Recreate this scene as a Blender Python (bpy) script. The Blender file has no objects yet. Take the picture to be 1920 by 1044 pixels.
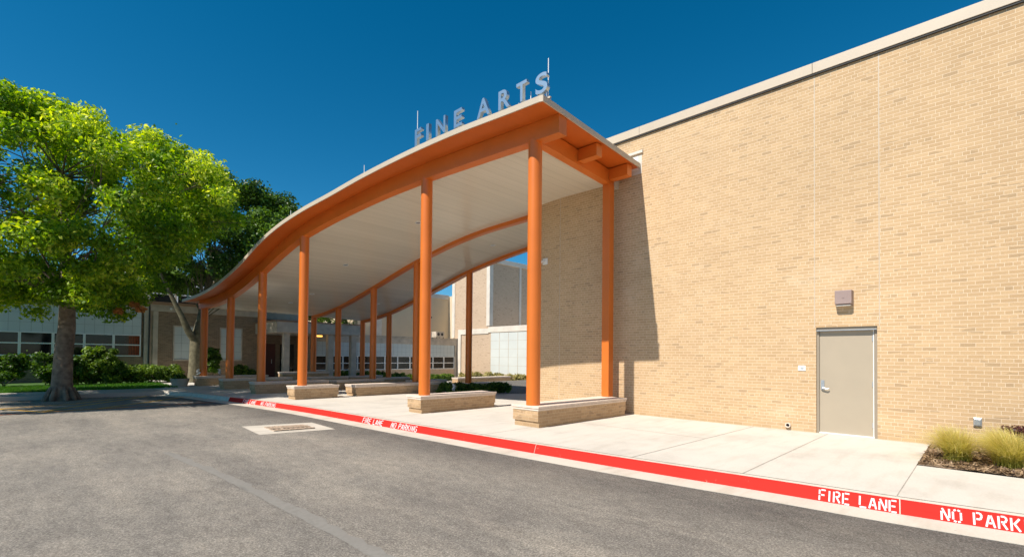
import bpy, bmesh, math, random
import numpy as np
from mathutils import Vector, Matrix
rad = math.radians
S = bpy.context.scene
COL = S.collection

# ------------------------------------------------------------------ camera, sky, sun, exposure
CAM_H = 1.52
cam_d = bpy.data.cameras.new('camera'); cam = bpy.data.objects.new('camera', cam_d); COL.objects.link(cam)
S.camera = cam
A = math.atan2(915, 900); PITCH = rad(1.0); ROLL = rad(0.55)
fw = Vector((math.sin(A), math.cos(A), 0)); rt = Vector((math.cos(A), -math.sin(A), 0)); up = Vector((0, 0, 1))
f_ = fw*math.cos(PITCH) + up*math.sin(PITCH); u0 = up*math.cos(PITCH) - fw*math.sin(PITCH)
r_ = rt*math.cos(ROLL) + u0*math.sin(ROLL); u_ = u0*math.cos(ROLL) - rt*math.sin(ROLL)
cam.matrix_world = Matrix(((r_.x, u_.x, -f_.x, 0), (r_.y, u_.y, -f_.y, 0), (r_.z, u_.z, -f_.z, CAM_H), (0, 0, 0, 1)))
cam_d.sensor_fit = 'HORIZONTAL'; cam_d.sensor_width = 36.0; cam_d.lens = 36.0*900/1920
cam_d.shift_y = (653-522)/1920; cam_d.clip_end = 3000; cam_d.clip_start = 0.05

SUN = Vector((-4.50, 0.25, 5.30)).normalized()
SUN_EL = math.asin(SUN.z); SUN_ROT = math.atan2(SUN.x, SUN.y)
world = bpy.data.worlds.new('World'); S.world = world; world.use_nodes = True
wn = world.node_tree.nodes; wl = world.node_tree.links
bg = wn['Background']; sky = wn.new('ShaderNodeTexSky'); sky.sky_type = 'NISHITA'
sky.sun_disc = False; sky.sun_elevation = SUN_EL; sky.sun_rotation = SUN_ROT
sky.air_density = 1.0; sky.dust_density = 0.2; sky.ozone_density = 5.0; sky.altitude = 1500
gam = wn.new('ShaderNodeHueSaturation'); gam.inputs['Saturation'].default_value = 1.33; gam.inputs['Hue'].default_value = .484; gam.inputs['Value'].default_value = 0.85
wl.new(sky.outputs[0], gam.inputs['Color']); wl.new(gam.outputs[0], bg.inputs[0]); bg.inputs[1].default_value = 0.10
sd = bpy.data.lights.new('sun', 'SUN'); sd.energy = 4.6; sd.angle = rad(0.5); sd.color = (1.0, 0.93, 0.82)
so = bpy.data.objects.new('sun', sd); COL.objects.link(so)
so.rotation_euler = SUN.to_track_quat('Z', 'Y').to_euler()
S.view_settings.view_transform = 'Standard'; S.view_settings.look = 'None'
S.view_settings.exposure = 0.45; S.view_settings.gamma = 1.0
rng = random.Random(7); nr = np.random.default_rng(11)

# ------------------------------------------------------------------ material helpers
def new_mat(name):
    m = bpy.data.materials.new(name); m.use_nodes = True
    return m, m.node_tree.nodes, m.node_tree.links, m.node_tree.nodes['Principled BSDF']
def mixc(N, L, fac, a, b, mode='MIX'):
    n = N.new('ShaderNodeMix'); n.data_type = 'RGBA'; n.blend_type = mode
    for s, v in ((n.inputs[0], fac), (n.inputs[6], a), (n.inputs[7], b)):
        if hasattr(v, 'default_value'): L.new(v, s)
        elif isinstance(v, (tuple, list)): s.default_value = (*v[:3], 1)
        else: s.default_value = v
    return n.outputs[2]
def math_(N, L, op, a, b=None, c=None):
    n = N.new('ShaderNodeMath'); n.operation = op
    for i, v in enumerate((a, b, c)):
        if v is None: continue
        if hasattr(v, 'default_value'): L.new(v, n.inputs[i])
        else: n.inputs[i].default_value = v
    return n.outputs[0]
def noise(N, L, vec, scale, detail=4, rough=.55):
    n = N.new('ShaderNodeTexNoise'); n.inputs['Scale'].default_value = scale
    n.inputs['Detail'].default_value = detail; n.inputs['Roughness'].default_value = rough
    L.new(vec, n.inputs['Vector']); return n.outputs['Fac']
def ramp(N, L, fac, stops):
    n = N.new('ShaderNodeValToRGB'); L.new(fac, n.inputs[0])
    e = n.color_ramp.elements
    while len(e) < len(stops): e.new(.5)
    for x, (p, c) in zip(e, stops): x.position = p; x.color = (*c, 1)
    return n.outputs[0]
def objco(N):
    return N.new('ShaderNodeTexCoord').outputs['Object']
def stretch(N, L, vec, s, rot=0.):
    n = N.new('ShaderNodeMapping'); n.inputs['Scale'].default_value = s; n.inputs['Rotation'].default_value = (0, 0, rot)
    L.new(vec, n.inputs[0]); return n.outputs[0]
def bump(N, L, bsdf, h, strength=.3, dist=.01):
    n = N.new('ShaderNodeBump'); n.inputs['Strength'].default_value = strength; n.inputs['Distance'].default_value = dist
    L.new(h, n.inputs['Height']); L.new(n.outputs[0], bsdf.inputs['Normal'])
def plain(name, c, rough=.6, var=.12, scale=3., metal=0., bmp=0., spec=None):
    m, N, L, B = new_mat(name); co = objco(N)
    f = noise(N, L, co, scale, 5)
    lo = tuple(x*(1-var) for x in c); hi = tuple(min(1, x*(1+var)) for x in c)
    L.new(ramp(N, L, f, [(.3, lo), (.7, hi)]), B.inputs['Base Color'])
    B.inputs['Roughness'].default_value = rough; B.inputs['Metallic'].default_value = metal
    if spec is not None: B.inputs['Specular IOR Level'].default_value = spec
    if bmp: bump(N, L, B, noise(N, L, co, 60, 3), bmp, .004)
    return m
def brick_mat(name, c1, c2, mortar, odd=None, bw=.203, rh=.0677, ms=.0052, header=True, stainf=.10):
    m, N, L, B = new_mat(name)
    co = objco(N); geo = N.new('ShaderNodeNewGeometry')
    s = N.new('ShaderNodeSeparateXYZ'); L.new(co, s.inputs[0])
    sn = N.new('ShaderNodeSeparateXYZ'); L.new(geo.outputs['True Normal'], sn.inputs[0])
    side = math_(N, L, 'GREATER_THAN', math_(N, L, 'ABSOLUTE', sn.outputs[0]), .5)
    h = math_(N, L, 'ADD', math_(N, L, 'MULTIPLY', side, s.outputs[1]), math_(N, L, 'MULTIPLY', math_(N, L, 'SUBTRACT', 1., side), s.outputs[0]))
    cb = N.new('ShaderNodeCombineXYZ'); L.new(h, cb.inputs[0]); L.new(math_(N, L, 'ADD', s.outputs[2], 5.0), cb.inputs[1])
    def bt(a, b, mo, bias):
        t = N.new('ShaderNodeTexBrick'); L.new(cb.outputs[0], t.inputs['Vector'])
        t.inputs['Scale'].default_value = 1; t.inputs['Brick Width'].default_value = bw; t.inputs['Row Height'].default_value = rh
        t.inputs['Mortar Size'].default_value = ms; t.inputs['Mortar Smooth'].default_value = .25; t.inputs['Bias'].default_value = bias
        t.offset = .5; t.offset_frequency = 2
        if header: t.squash = .5; t.squash_frequency = 6
        t.inputs['Color1'].default_value = (*a, 1); t.inputs['Color2'].default_value = (*b, 1); t.inputs['Mortar'].default_value = (*mo, 1)
        return t
    t = bt(c1, c2, mortar, 0.)
    # a few odd darker bricks: random value per brick from a black/white brick texture
    t2 = bt((0, 0, 0), (1, 1, 1), (0, 0, 0), 0.)
    t2.inputs['Mortar Size'].default_value = 0
    f = math_(N, L, 'GREATER_THAN', t2.outputs['Color'], .90)
    big = noise(N, L, stretch(N, L, cb.outputs[0], (1.3, 9, 1)), 1.0, 3)
    f2 = math_(N, L, 'MULTIPLY', f, math_(N, L, 'MULTIPLY', math_(N, L, 'SUBTRACT', 1., t.outputs['Fac']), math_(N, L, 'MULTIPLY', math_(N, L, 'GREATER_THAN', big, .50), .6)))
    c = mixc(N, L, f2, t.outputs['Color'], odd or tuple(x*.6 for x in c1))
    n1 = noise(N, L, co, .45, 5, .6); n2 = noise(N, L, co, 55, 3)
    v = math_(N, L, 'ADD', math_(N, L, 'MULTIPLY', math_(N, L, 'SUBTRACT', n1, .5), stainf*4), math_(N, L, 'ADD', 1., math_(N, L, 'MULTIPLY', math_(N, L, 'SUBTRACT', n2, .5), .35)))
    hv = N.new('ShaderNodeHueSaturation'); L.new(v, hv.inputs['Value']); L.new(c, hv.inputs['Color'])
    ef = noise(N, L, stretch(N, L, co, (1, .55, .8)), .9, 6, .7)
    ce = mixc(N, L, math_(N, L, 'MULTIPLY', math_(N, L, 'MAXIMUM', math_(N, L, 'SUBTRACT', ef, .58), 0.), 2.4), hv.outputs[0], mortar)
    dz = math_(N, L, 'MULTIPLY', math_(N, L, 'MAXIMUM', math_(N, L, 'SUBTRACT', 1., math_(N, L, 'DIVIDE', math_(N, L, 'ABSOLUTE', s.outputs[2]), .32)), 0.), noise(N, L, co, 2.2, 5))
    ce = mixc(N, L, math_(N, L, 'MULTIPLY', dz, .55), ce, tuple(x*.6 for x in c1))
    L.new(ce, B.inputs['Base Color']); B.inputs['Roughness'].default_value = .85
    B.inputs['Specular IOR Level'].default_value = .25
    bump(N, L, B, math_(N, L, 'SUBTRACT', math_(N, L, 'MULTIPLY', n2, .3), t.outputs['Fac']), .5, .006)
    return m

M = {}
M['brick'] = brick_mat('tan brick', (.495, .335, .188), (.575, .40, .232), (.72, .57, .40), (.35, .24, .14))
M['planter_brick'] = brick_mat('planter brick', (.44, .285, .155), (.56, .375, .215), (.62, .47, .31), (.27, .17, .1), ms=.004)
M['old_brick'] = brick_mat('old pinkish brick', (.50, .37, .26), (.56, .42, .30), (.56, .44, .33), (.30, .19, .13), header=False, ms=.005, stainf=.06)
M['dark_brick'] = brick_mat('brown brick', (.20, .14, .09), (.29, .205, .135), (.33, .27, .2), (.12, .08, .055), header=False, ms=.005, stainf=.08)
M['coping'] = plain('cream metal coping', (.53, .445, .345), .45, .04, 1.5)
M['cap'] = plain('cast stone cap', (.72, .60, .50), .8, .10, 9, bmp=.15)
M['capgroove'] = plain('cap groove', (.36, .22, .14), .9, .05)
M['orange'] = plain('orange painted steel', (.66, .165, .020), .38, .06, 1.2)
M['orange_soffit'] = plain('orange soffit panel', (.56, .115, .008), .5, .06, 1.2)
M['grey_metal'] = plain('galvanised metal', (.55, .56, .58), .35, .08, 6, metal=.8)
M['letter'] = plain('brushed steel letter', (.50, .60, .68), .42, .03, 8, metal=1.)
M['white'] = plain('white painted metal', (.78, .78, .76), .5, .04)
M['concrete'] = plain('weathered concrete', (.48, .415, .335), .9, .2, 2.2, bmp=.3)
M['concrete_light'] = plain('pale concrete', (.66, .60, .52), .85, .10, 1.6, bmp=.2)
M['dark'] = plain('dark rubber', (.03, .03, .03), .7, .1)
M['panel'] = plain('white enamel panel', (.53, .59, .59), .35, .05, .9)
M['bright_panel'] = plain('white fibreglass panel', (.60, .625, .60), .4, .04, .9)
M['joint'] = plain('weathered pavement joint', (.40, .36, .31), .9, .2, 9)
M['line'] = plain('panel joint', (.26, .29, .29), .7, .05)
M['door'] = plain('taupe door paint', (.40, .335, .25), .45, .03, 2)
M['doorframe'] = plain('taupe frame paint', (.30, .25, .19), .5, .03, 2)
M['mauve'] = plain('brown grey lamp housing', (.32, .235, .215), .5, .05, 4)
M['red_door'] = plain('dark red door', (.09, .02, .015), .4, .1)
M['curtain'] = plain('rust curtain', (.30, .06, .02), .9, .25, 9)
M['stucco'] = plain('beige stucco', (.66, .54, .38), .9, .05, .7)
M['bark'] = plain('grey brown bark', (.17, .135, .10), .95, .5, 5., bmp=.8)
M['bark_dark'] = plain('mossy bark', (.15, .13, .08), .95, .45, 5., bmp=.8)
M['soil'] = plain('mulch', (.22, .15, .095), .95, .5, 30, bmp=.9)
M['white_flower'] = plain('white petals', (.85, .85, .85), .6, .05)

def asphalt():
    m, N, L, B = new_mat('asphalt'); co = objco(N)
    g = noise(N, L, co, 52, 8, .9); g2 = noise(N, L, stretch(N, L, co, (1, .45, 1), .3), 9, 6, .8); b = noise(N, L, co, .35, 6, .6); s = noise(N, L, stretch(N, L, co, (1.6, .35, 1), .35), 1.0, 6, .62)
    c = ramp(N, L, g, [(.34, (.085, .078, .069)), (.5, (.262, .240, .213)), (.64, (.60, .56, .50))])
    c = mixc(N, L, .6, c, ramp(N, L, g2, [(.36, (.70, .69, .68)), (.5, (.97, .97, .97)), (.66, (1.3, 1.28, 1.24))]), 'MULTIPLY')
    c = mixc(N, L, .85, c, ramp(N, L, b, [(.32, (.70, .69, .69)), (.5, (.93, .92, .90)), (.7, (1.13, 1.09, 1.04))]), 'MULTIPLY')
    c = mixc(N, L, .8, c, ramp(N, L, s, [(.30, (.76, .76, .77)), (.5, (.97, .96, .95)), (.68, (1.16, 1.13, 1.09))]), 'MULTIPLY')
    sx = N.new('ShaderNodeSeparateXYZ'); L.new(co, sx.inputs[0])
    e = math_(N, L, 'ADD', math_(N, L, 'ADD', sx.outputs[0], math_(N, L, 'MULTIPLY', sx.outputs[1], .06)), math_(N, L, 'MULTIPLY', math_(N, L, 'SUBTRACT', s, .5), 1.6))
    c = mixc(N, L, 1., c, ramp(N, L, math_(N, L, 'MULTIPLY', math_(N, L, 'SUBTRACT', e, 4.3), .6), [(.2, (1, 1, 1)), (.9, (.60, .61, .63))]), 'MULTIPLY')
    v = N.new('ShaderNodeTexVoronoi'); v.inputs['Scale'].default_value = 26; L.new(co, v.inputs['Vector'])
    sp = math_(N, L, 'MULTIPLY', math_(N, L, 'LESS_THAN', v.outputs['Distance'], .13), math_(N, L, 'GREATER_THAN', noise(N, L, co, 3.1, 4), .52))
    c = mixc(N, L, math_(N, L, 'MULTIPLY', sp, .6), c, (.45, .42, .37))
    L.new(c, B.inputs['Base Color']); B.inputs['Roughness'].default_value = .92; B.inputs['Specular IOR Level'].default_value = .2
    bump(N, L, B, g, .7, .012); return m
def paving(name, c, stain=.5):
    m, N, L, B = new_mat(name); co = objco(N)
    b = noise(N, L, co, .8, 6, .65); g = noise(N, L, co, 40, 4); st = noise(N, L, stretch(N, L, co, (.5, 2.2, 1), .2), 2.0, 5)
    col = ramp(N, L, b, [(.28, tuple(x*.84 for x in c)), (.5, c), (.75, tuple(min(1, x*1.06) for x in c))])
    col = mixc(N, L, stain, col, ramp(N, L, st, [(.34, (.86, .84, .81)), (.5, (1, 1, 1))]), 'MULTIPLY')
    col = mixc(N, L, .5, col, ramp(N, L, g, [(.3, (.88, .88, .87)), (.6, (1.04, 1.03, 1.02))]), 'MULTIPLY')
    vo = N.new('ShaderNodeTexVoronoi'); vo.inputs['Scale'].default_value = 2.6; L.new(co, vo.inputs['Vector'])
    sp = math_(N, L, 'LESS_THAN', vo.outputs['Distance'], .035)
    col = mixc(N, L, math_(N, L, 'MULTIPLY', sp, .35), col, tuple(x*.55 for x in c))
    L.new(col, B.inputs['Base Color']); B.inputs['Roughness'].default_value = .88; B.inputs['Specular IOR Level'].default_value = .2
    bump(N, L, B, g, .25, .003); return m
def worn_paint(name, c, under, wear=.62):
    m, N, L, B = new_mat(name); co = objco(N)
    n = noise(N, L, co, 14, 6, .7); n2 = noise(N, L, co, 1.3, 4)
    f = math_(N, L, 'GREATER_THAN', n, wear)
    sc = noise(N, L, stretch(N, L, co, (3, .8, 14)), 2.0, 6, .7)
    col = mixc(N, L, f, mixc(N, L, n2, tuple(x*.85 for x in c), tuple(min(1, x*1.12) for x in c)), under)
    col = mixc(N, L, math_(N, L, 'MULTIPLY', math_(N, L, 'MAXIMUM', math_(N, L, 'SUBTRACT', sc, .56), 0.), 2.2), col, tuple(x*.35 for x in c))
    L.new(col, B.inputs['Base Color']); B.inputs['Roughness'].default_value = .75; B.inputs['Specular IOR Level'].default_value = .15; return m
M['asphalt'] = asphalt()
M['plaza'] = paving('broom finished concrete', (.61, .568, .51))
M['walk_old'] = paving('old sidewalk concrete', (.46, .42, .37))
M['kerb'] = paving('kerb concrete', (.60, .545, .47), .8)
M['red'] = worn_paint('red kerb paint', (.58, .026, .018), (.45, .2, .16), .68)
M['paint_white'] = worn_paint('white stencil paint', (.80, .72, .72), (.70, .25, .2), .66)
M['yellow'] = worn_paint('yellow line paint', (.75, .42, .06), (.18, .16, .13), .62)
M['orange_line'] = worn_paint('orange red line paint', (.70, .20, .06), (.18, .16, .13), .62)
M['patch'] = worn_paint('scuffed pale asphalt', (.25, .235, .212), (.23, .215, .193), .5)
def ceiling_m():
    m, N, L, B = new_mat('cream metal plank ceiling'); co = objco(N)
    s = N.new('ShaderNodeSeparateXYZ'); L.new(co, s.inputs[0])
    w = math_(N, L, 'FRACT', math_(N, L, 'MULTIPLY', s.outputs[1], 1/.30))
    g = math_(N, L, 'LESS_THAN', w, .035)
    tone = noise(N, L, stretch(N, L, co, (.05, 3.33, .05)), 1.0, 1)
    c = mixc(N, L, g, ramp(N, L, tone, [(.3, (.70, .635, .52)), (.7, (.77, .70, .58))]), (.56, .505, .415))
    L.new(c, B.inputs['Base Color'])
    rg = noise(N, L, stretch(N, L, co, (.6, 3.3, 1)), 1.0, 3)
    L.new(math_(N, L, 'ADD', math_(N, L, 'MULTIPLY', rg, .16), .14), B.inputs['Roughness'])
    bump(N, L, B, noise(N, L, stretch(N, L, co, (.8, 3.4, 1)), 1.0, 2), .14, .03); return m
M['ceiling'] = ceiling_m()
def glass_m():
    m, N, L, B = new_mat('dark window glass'); co = objco(N)
    f = noise(N, L, co, 1.1, 3)
    L.new(ramp(N, L, f, [(.4, (.006, .007, .008)), (.62, (.022, .022, .021))]), B.inputs['Base Color'])
    B.inputs['Roughness'].default_value = .05; B.inputs['Specular IOR Level'].default_value = .35; return m
M['glass'] = glass_m()
def leaf_m(name, stops, trans=.45):
    m = bpy.data.materials.new(name); m.use_nodes = True; N = m.node_tree.nodes; L = m.node_tree.links
    N.clear(); out = N.new('ShaderNodeOutputMaterial')
    at = N.new('ShaderNodeAttribute'); at.attribute_name = 'tint'
    c = ramp(N, L, at.outputs['Fac'], stops)
    p = N.new('ShaderNodeBsdfPrincipled'); L.new(c, p.inputs['Base Color']); p.inputs['Roughness'].default_value = .45
    p.inputs['Specular IOR Level'].default_value = .35
    t = N.new('ShaderNodeBsdfTranslucent'); hs = N.new('ShaderNodeHueSaturation'); hs.inputs['Saturation'].default_value = 1.15; hs.inputs['Value'].default_value = 1.7
    hs.inputs['Hue'].default_value = .492
    L.new(c, hs.inputs['Color']); L.new(hs.outputs[0], t.inputs['Color'])
    mx = N.new('ShaderNodeMixShader'); mx.inputs[0].default_value = trans
    L.new(p.outputs[0], mx.inputs[1]); L.new(t.outputs[0], mx.inputs[2]); L.new(mx.outputs[0], out.inputs[0]); return m
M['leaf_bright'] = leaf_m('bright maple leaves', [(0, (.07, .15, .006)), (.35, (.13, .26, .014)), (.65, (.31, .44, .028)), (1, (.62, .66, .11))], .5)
M['leaf_dark'] = leaf_m('dark green leaves', [(0, (.022, .055, .007)), (.6, (.06, .125, .017)), (1, (.15, .26, .04))], .35)
M['leaf_hedge'] = leaf_m('hedge leaves', [(0, (.02, .05, .006)), (.5, (.06, .12, .014)), (1, (.22, .32, .05))], .35)
M['leaf_olive'] = leaf_m('dry olive leaves', [(0, (.14, .13, .04)), (.5, (.33, .30, .11)), (1, (.50, .44, .2))], .35)
M['leaf_purple'] = leaf_m('burgundy leaves', [(0, (.03, .012, .012)), (.6, (.10, .035, .035)), (1, (.2, .08, .07))], .3)
M['leaf_rust'] = leaf_m('withered leaves', [(0, (.25, .09, .02)), (1, (.5, .25, .07))], .35)
M['blade'] = leaf_m('feather grass blades', [(0, (.24, .26, .04)), (.5, (.50, .46, .12)), (1, (.80, .70, .36))], .4)
M['lawn_blade'] = leaf_m('lawn blades', [(0, (.03, .10, .01)), (1, (.10, .24, .02))], .4)
M['lawn'] = plain('lawn turf', (.05, .12, .015), .95, .5, 6, bmp=.5)
M['chips'] = leaf_m('bark chips', [(0, (.09, .055, .035)), (.5, (.26, .17, .10)), (1, (.48, .34, .22))], .05)

# ------------------------------------------------------------------ mesh helpers
class MB:
    def __init__(s): s.v = []; s.f = []
    def quad(s, *p):
        n = len(s.v); s.v += [tuple(x) for x in p]; s.f.append(tuple(range(n, n+len(p)))); return s
    def box(s, x0, x1, y0, y1, z0, z1):
        n = len(s.v)
        s.v += [(x0,y0,z0),(x1,y0,z0),(x1,y1,z0),(x0,y1,z0),(x0,y0,z1),(x1,y0,z1),(x1,y1,z1),(x0,y1,z1)]
        s.f += [tuple(n+i for i in q) for q in ((0,3,2,1),(4,5,6,7),(0,1,5,4),(1,2,6,5),(2,3,7,6),(3,0,4,7))]; return s
    def tube(s, pts, r, k=12, cap=True):
        pts = [Vector(p) for p in pts]
        if not isinstance(r, (list, tuple)): r = [r]*len(pts)
        n0 = len(s.v); prev = None
        for i, p in enumerate(pts):
            d = (pts[min(i+1, len(pts)-1)] - pts[max(i-1, 0)]).normalized()
            a = d.orthogonal().normalized() if prev is None else (prev - d*prev.dot(d)).normalized()
            prev = a; b = d.cross(a)
            for j in range(k):
                t = 2*math.pi*j/k; s.v.append(tuple(p + (a*math.cos(t) + b*math.sin(t))*r[i]))
        for i in range(len(pts)-1):
            for j in range(k):
                s.f.append((n0+i*k+j, n0+i*k+(j+1)%k, n0+(i+1)*k+(j+1)%k, n0+(i+1)*k+j))
        if cap:
            s.f.append(tuple(n0+j for j in range(k))[::-1]); s.f.append(tuple(n0+(len(pts)-1)*k+j for j in range(k)))
        return s
    def sweep(s, secs, closed=True, caps=True):
        """secs: list of cross-sections with the same number of points"""
        n0 = len(s.v); k = len(secs[0])
        for c in secs: s.v += [tuple(p) for p in c]
        for i in range(len(secs)-1):
            for j in range(k if closed else k-1):
                s.f.append((n0+i*k+j, n0+i*k+(j+1)%k, n0+(i+1)*k+(j+1)%k, n0+(i+1)*k+j))
        if caps and closed:
            s.f.append(tuple(n0+j for j in range(k))[::-1]); s.f.append(tuple(n0+(len(secs)-1)*k+j for j in range(k)))
        return s
    def build(s, name, mat, parent=None, smooth=False, bev=0., loc=None):
        me = bpy.data.meshes.new(name); me.from_pydata(s.v, [], s.f); me.update()
        bm = bmesh.new(); bm.from_mesh(me); bmesh.ops.recalc_face_normals(bm, faces=bm.faces); bm.to_mesh(me); bm.free()
        o = bpy.data.objects.new(name, me); COL.objects.link(o); me.materials.append(mat)
        if smooth:
            for p in me.polygons: p.use_smooth = True
            try: me.set_sharp_from_angle(angle=rad(40))
            except Exception: pass
        if bev:
            b = o.modifiers.new('bevel', 'BEVEL'); b.width = bev; b.segments = 2; b.limit_method = 'ANGLE'; b.angle_limit = rad(40)
        if parent: o.parent = parent; 
        if loc: o.location = loc
        return o
def thing(name, label, cat, loc=(0, 0, 0), group=None):
    o = bpy.data.objects.new(name, None); COL.objects.link(o); o.location = loc; o.empty_display_size = .2
    o['label'] = label; o['category'] = cat
    if group: o['group'] = group
    return o
def tag(o, label, cat, group=None):
    o['label'] = label; o['category'] = cat
    if group: o['group'] = group
    return o
def struct(o): o['kind'] = 'structure'; return o
def stuff(o, label=None, cat=None):
    o['kind'] = 'stuff'
    if label: o['label'] = label; o['category'] = cat
    return o
def off(l): return (-l[0], -l[1], -l[2])
def interp(x, xs, ys): return float(np.interp(x, xs, ys))
def smooth_curve(xs, ys):
    """monotone-ish cubic through the given stations"""
    xs = np.array(xs, float); ys = np.array(ys, float); m = np.gradient(ys, xs)
    def f(x):
        x = min(max(x, xs[0]), xs[-1]); i = min(int(np.searchsorted(xs, x, side='right'))-1, len(xs)-2); h = xs[i+1]-xs[i]; t = (x-xs[i])/h
        return float((2*t**3-3*t**2+1)*ys[i] + (t**3-2*t**2+t)*h*m[i] + (-2*t**3+3*t**2)*ys[i+1] + (t**3-t**2)*h*m[i+1])
    return f
def leaves(name, clumps, n, size, mat, parent=None, upb=.35, flat=.75, elong=1.6, label=None):
    """clumps: rows (x, y, z, radius, tint). n leaves spread over clumps (volume, denser near the shell)."""
    C = np.array(clumps, float); w = C[:, 3]**2; w /= w.sum()
    idx = nr.choice(len(C), n, p=w); c = C[idx]
    d = nr.normal(size=(n, 3)); d /= np.linalg.norm(d, axis=1, keepdims=True)
    r = c[:, 3]*np.where(nr.random(n) < .14, np.abs(nr.normal(size=n))*.6, nr.random(n)**.45); p = c[:, :3] + d*r[:, None]*np.array([1, 1, flat])
    nrm = d*.5 + nr.normal(size=(n, 3))*.6 + np.array([0, 0, upb]); nrm /= np.linalg.norm(nrm, axis=1, keepdims=True)
    a = np.cross(nrm, nr.normal(size=(n, 3))); a /= np.linalg.norm(a, axis=1, keepdims=True); b = np.cross(nrm, a)
    s = size*(.6 + .8*nr.random(n))[:, None]
    V = np.stack([p - a*s*.5*elong, p + b*s*.42 + nrm*s*.08, p + a*s*.5*elong - nrm*s*.12, p - b*s*.42 + nrm*s*.08], 1).reshape(-1, 3)
    tint = np.clip(c[:, 4] + nr.normal(size=n)*.2, 0, 1)
    return raw_quads(name, V, tint, mat, parent)
def raw_quads(name, V, tint, mat, parent=None):
    n = len(V)//4
    me = bpy.data.meshes.new(name); me.vertices.add(4*n); me.vertices.foreach_set('co', V.astype(np.float32).ravel())
    me.loops.add(4*n); me.loops.foreach_set('vertex_index', np.arange(4*n, dtype=np.int32))
    me.polygons.add(n); me.polygons.foreach_set('loop_start', np.arange(0, 4*n, 4, dtype=np.int32))
    try: me.polygons.foreach_set('loop_total', np.full(n, 4, np.int32))
    except Exception: pass
    at = me.attributes.new('tint', 'FLOAT', 'FACE'); at.data.foreach_set('value', tint.astype(np.float32))
    me.update(calc_edges=True); me.validate()
    o = bpy.data.objects.new(name, me); COL.objects.link(o); me.materials.append(mat)
    if parent: o.parent = parent
    return o

# ------------------------------------------------------------------ ground levels
def gz(x, y):
    """the site falls gently to the courtyard behind the brick building"""
    return -.042*max(0., x-11.5)*min(1., max(0., (y-10.)/6.))
KERB = [(7.45, -6.), (7.22, -3.), (6.87, -.27), (6.72, .8), (6.62, 1.9), (6.50, 2.95), (6.29, 5.2), (6.11, 7.8), (5.96, 10.5), (5.74, 14.4), (5.42, 17.2), (5.08, 19.3), (4.80, 21.0), (4.50, 22.4), (4.15, 23.2), (3.92, 23.9)]
ky = [p[1] for p in KERB]; kx = [p[0] for p in KERB]
kf = smooth_curve(ky, kx)
ksamp = [-6 + i*(23.9+6)/150 for i in range(151)]
def kframe(y):
    x = kf(y); dx = (kf(min(y+.05, 23.9)) - kf(max(y-.05, -6)))/(min(y+.05, 23.9)-max(y-.05, -6))
    t = Vector((dx, 1, 0)).normalized(); n = Vector((-t.y, t.x, 0)); return Vector((x, y, 0)), t, n   # n points to the road
def kp(y, o, z):
    p, t, n = kframe(y); q = p + n*o; return (q.x, q.y, z)

m = MB(); m.quad((-250, -250, -.15), (250, -250, -.15), (250, 23.75, -.15), (-250, 23.75, -.15))
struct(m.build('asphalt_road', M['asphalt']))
m = MB(); m.quad((-900, -900, -1.6), (900, -900, -1.6), (900, 900, -1.6), (-900, 900, -1.6))
struct(m.build('ground', M['lawn']))
m = MB(); m.quad((-250, 25.9, -.012), (5.0, 25.9, -.012), (5.0, 60, -.012), (-250, 60, -.012))
struct(m.build('lawn', M['lawn']))
# plaza: front strip from kerb back to the building and the courtyard behind
m = MB()
def rowx(a, b): return [a + (b-a)*i/24 for i in range(25)]
ys = [0.712 + i*(23.2-.712)/70 for i in range(71)]
rows = [[(x, y, gz(x, y)) for x in rowx(kf(y)+.165, 46)] for y in ys]
m.sweep(rows, closed=False)
rows = [[(x, y, gz(x, y)) for x in rowx(x0, 46)] for y, x0 in ((23.2, 4.3), (23.75, 4.12), (23.9, 3.95), (25.7, 3.95), (26., 4.4), (28, 4.9), (31, 4.98), (36, 4.98), (60, 4.98))]
m.sweep(rows, closed=False)
# strip along the bed
rows = [[(kf(y)+.165, y, 0), (9.17, y, 0)] for y in (-6, -5, -4, -3, -2, -1, 0, .700)]
m.sweep(rows, closed=False)
plz = struct(m.build('plaza_pavement', M['plaza']))
m = MB(); m.quad((-250, 23.75, -.004), (3.95, 23.75, -.004), (3.95, 25.9, -.004), (-250, 25.9, -.004))
struct(m.build('old_sidewalk', M['walk_old']))
m = MB().box(-250, 4.0, 23.60, 23.75, -.6, -.002); struct(m.build('old_kerb', M['walk_old']))
# expansion joints in the plaza
m = MB()
def strip(a, b, w, z):
    a = Vector(a); b = Vector(b); d = (b-a).normalized(); n = Vector((-d.y, d.x, 0))*w/2
    m.quad((*(a-n).xy, z), (*(b-n).xy, z), (*(b+n).xy, z), (*(a+n).xy, z))
for a, b in (((6.15, 6.98), (7.75, 6.98)), ((6.55, 3.86), (11.6, 3.72)), ((6.75, 2.3), (11.6, 2.3)), ((6.15, 10.6), (7.3, 10.6)), ((5.9, 14.4), (11.6, 14.2)), ((5.4, 18.4), (11.6, 18.2)), ((9.15, 3.8), (9.15, 10.5)), ((9.3, 10.5), (9.3, 23))):
    strip((*a, 0), (*b, 0), .012, .004)
strip((6.90, .706, 0), (9.17, .706, 0), .05, -.004)
struct(m.build('pavement_joints', M['joint']))
m = MB(); m.sweep([[kp(y, -.155, .004), kp(y, -.168, .004)] for y in ksamp], closed=False); struct(m.build('kerb_joint', M['joint']))
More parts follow.
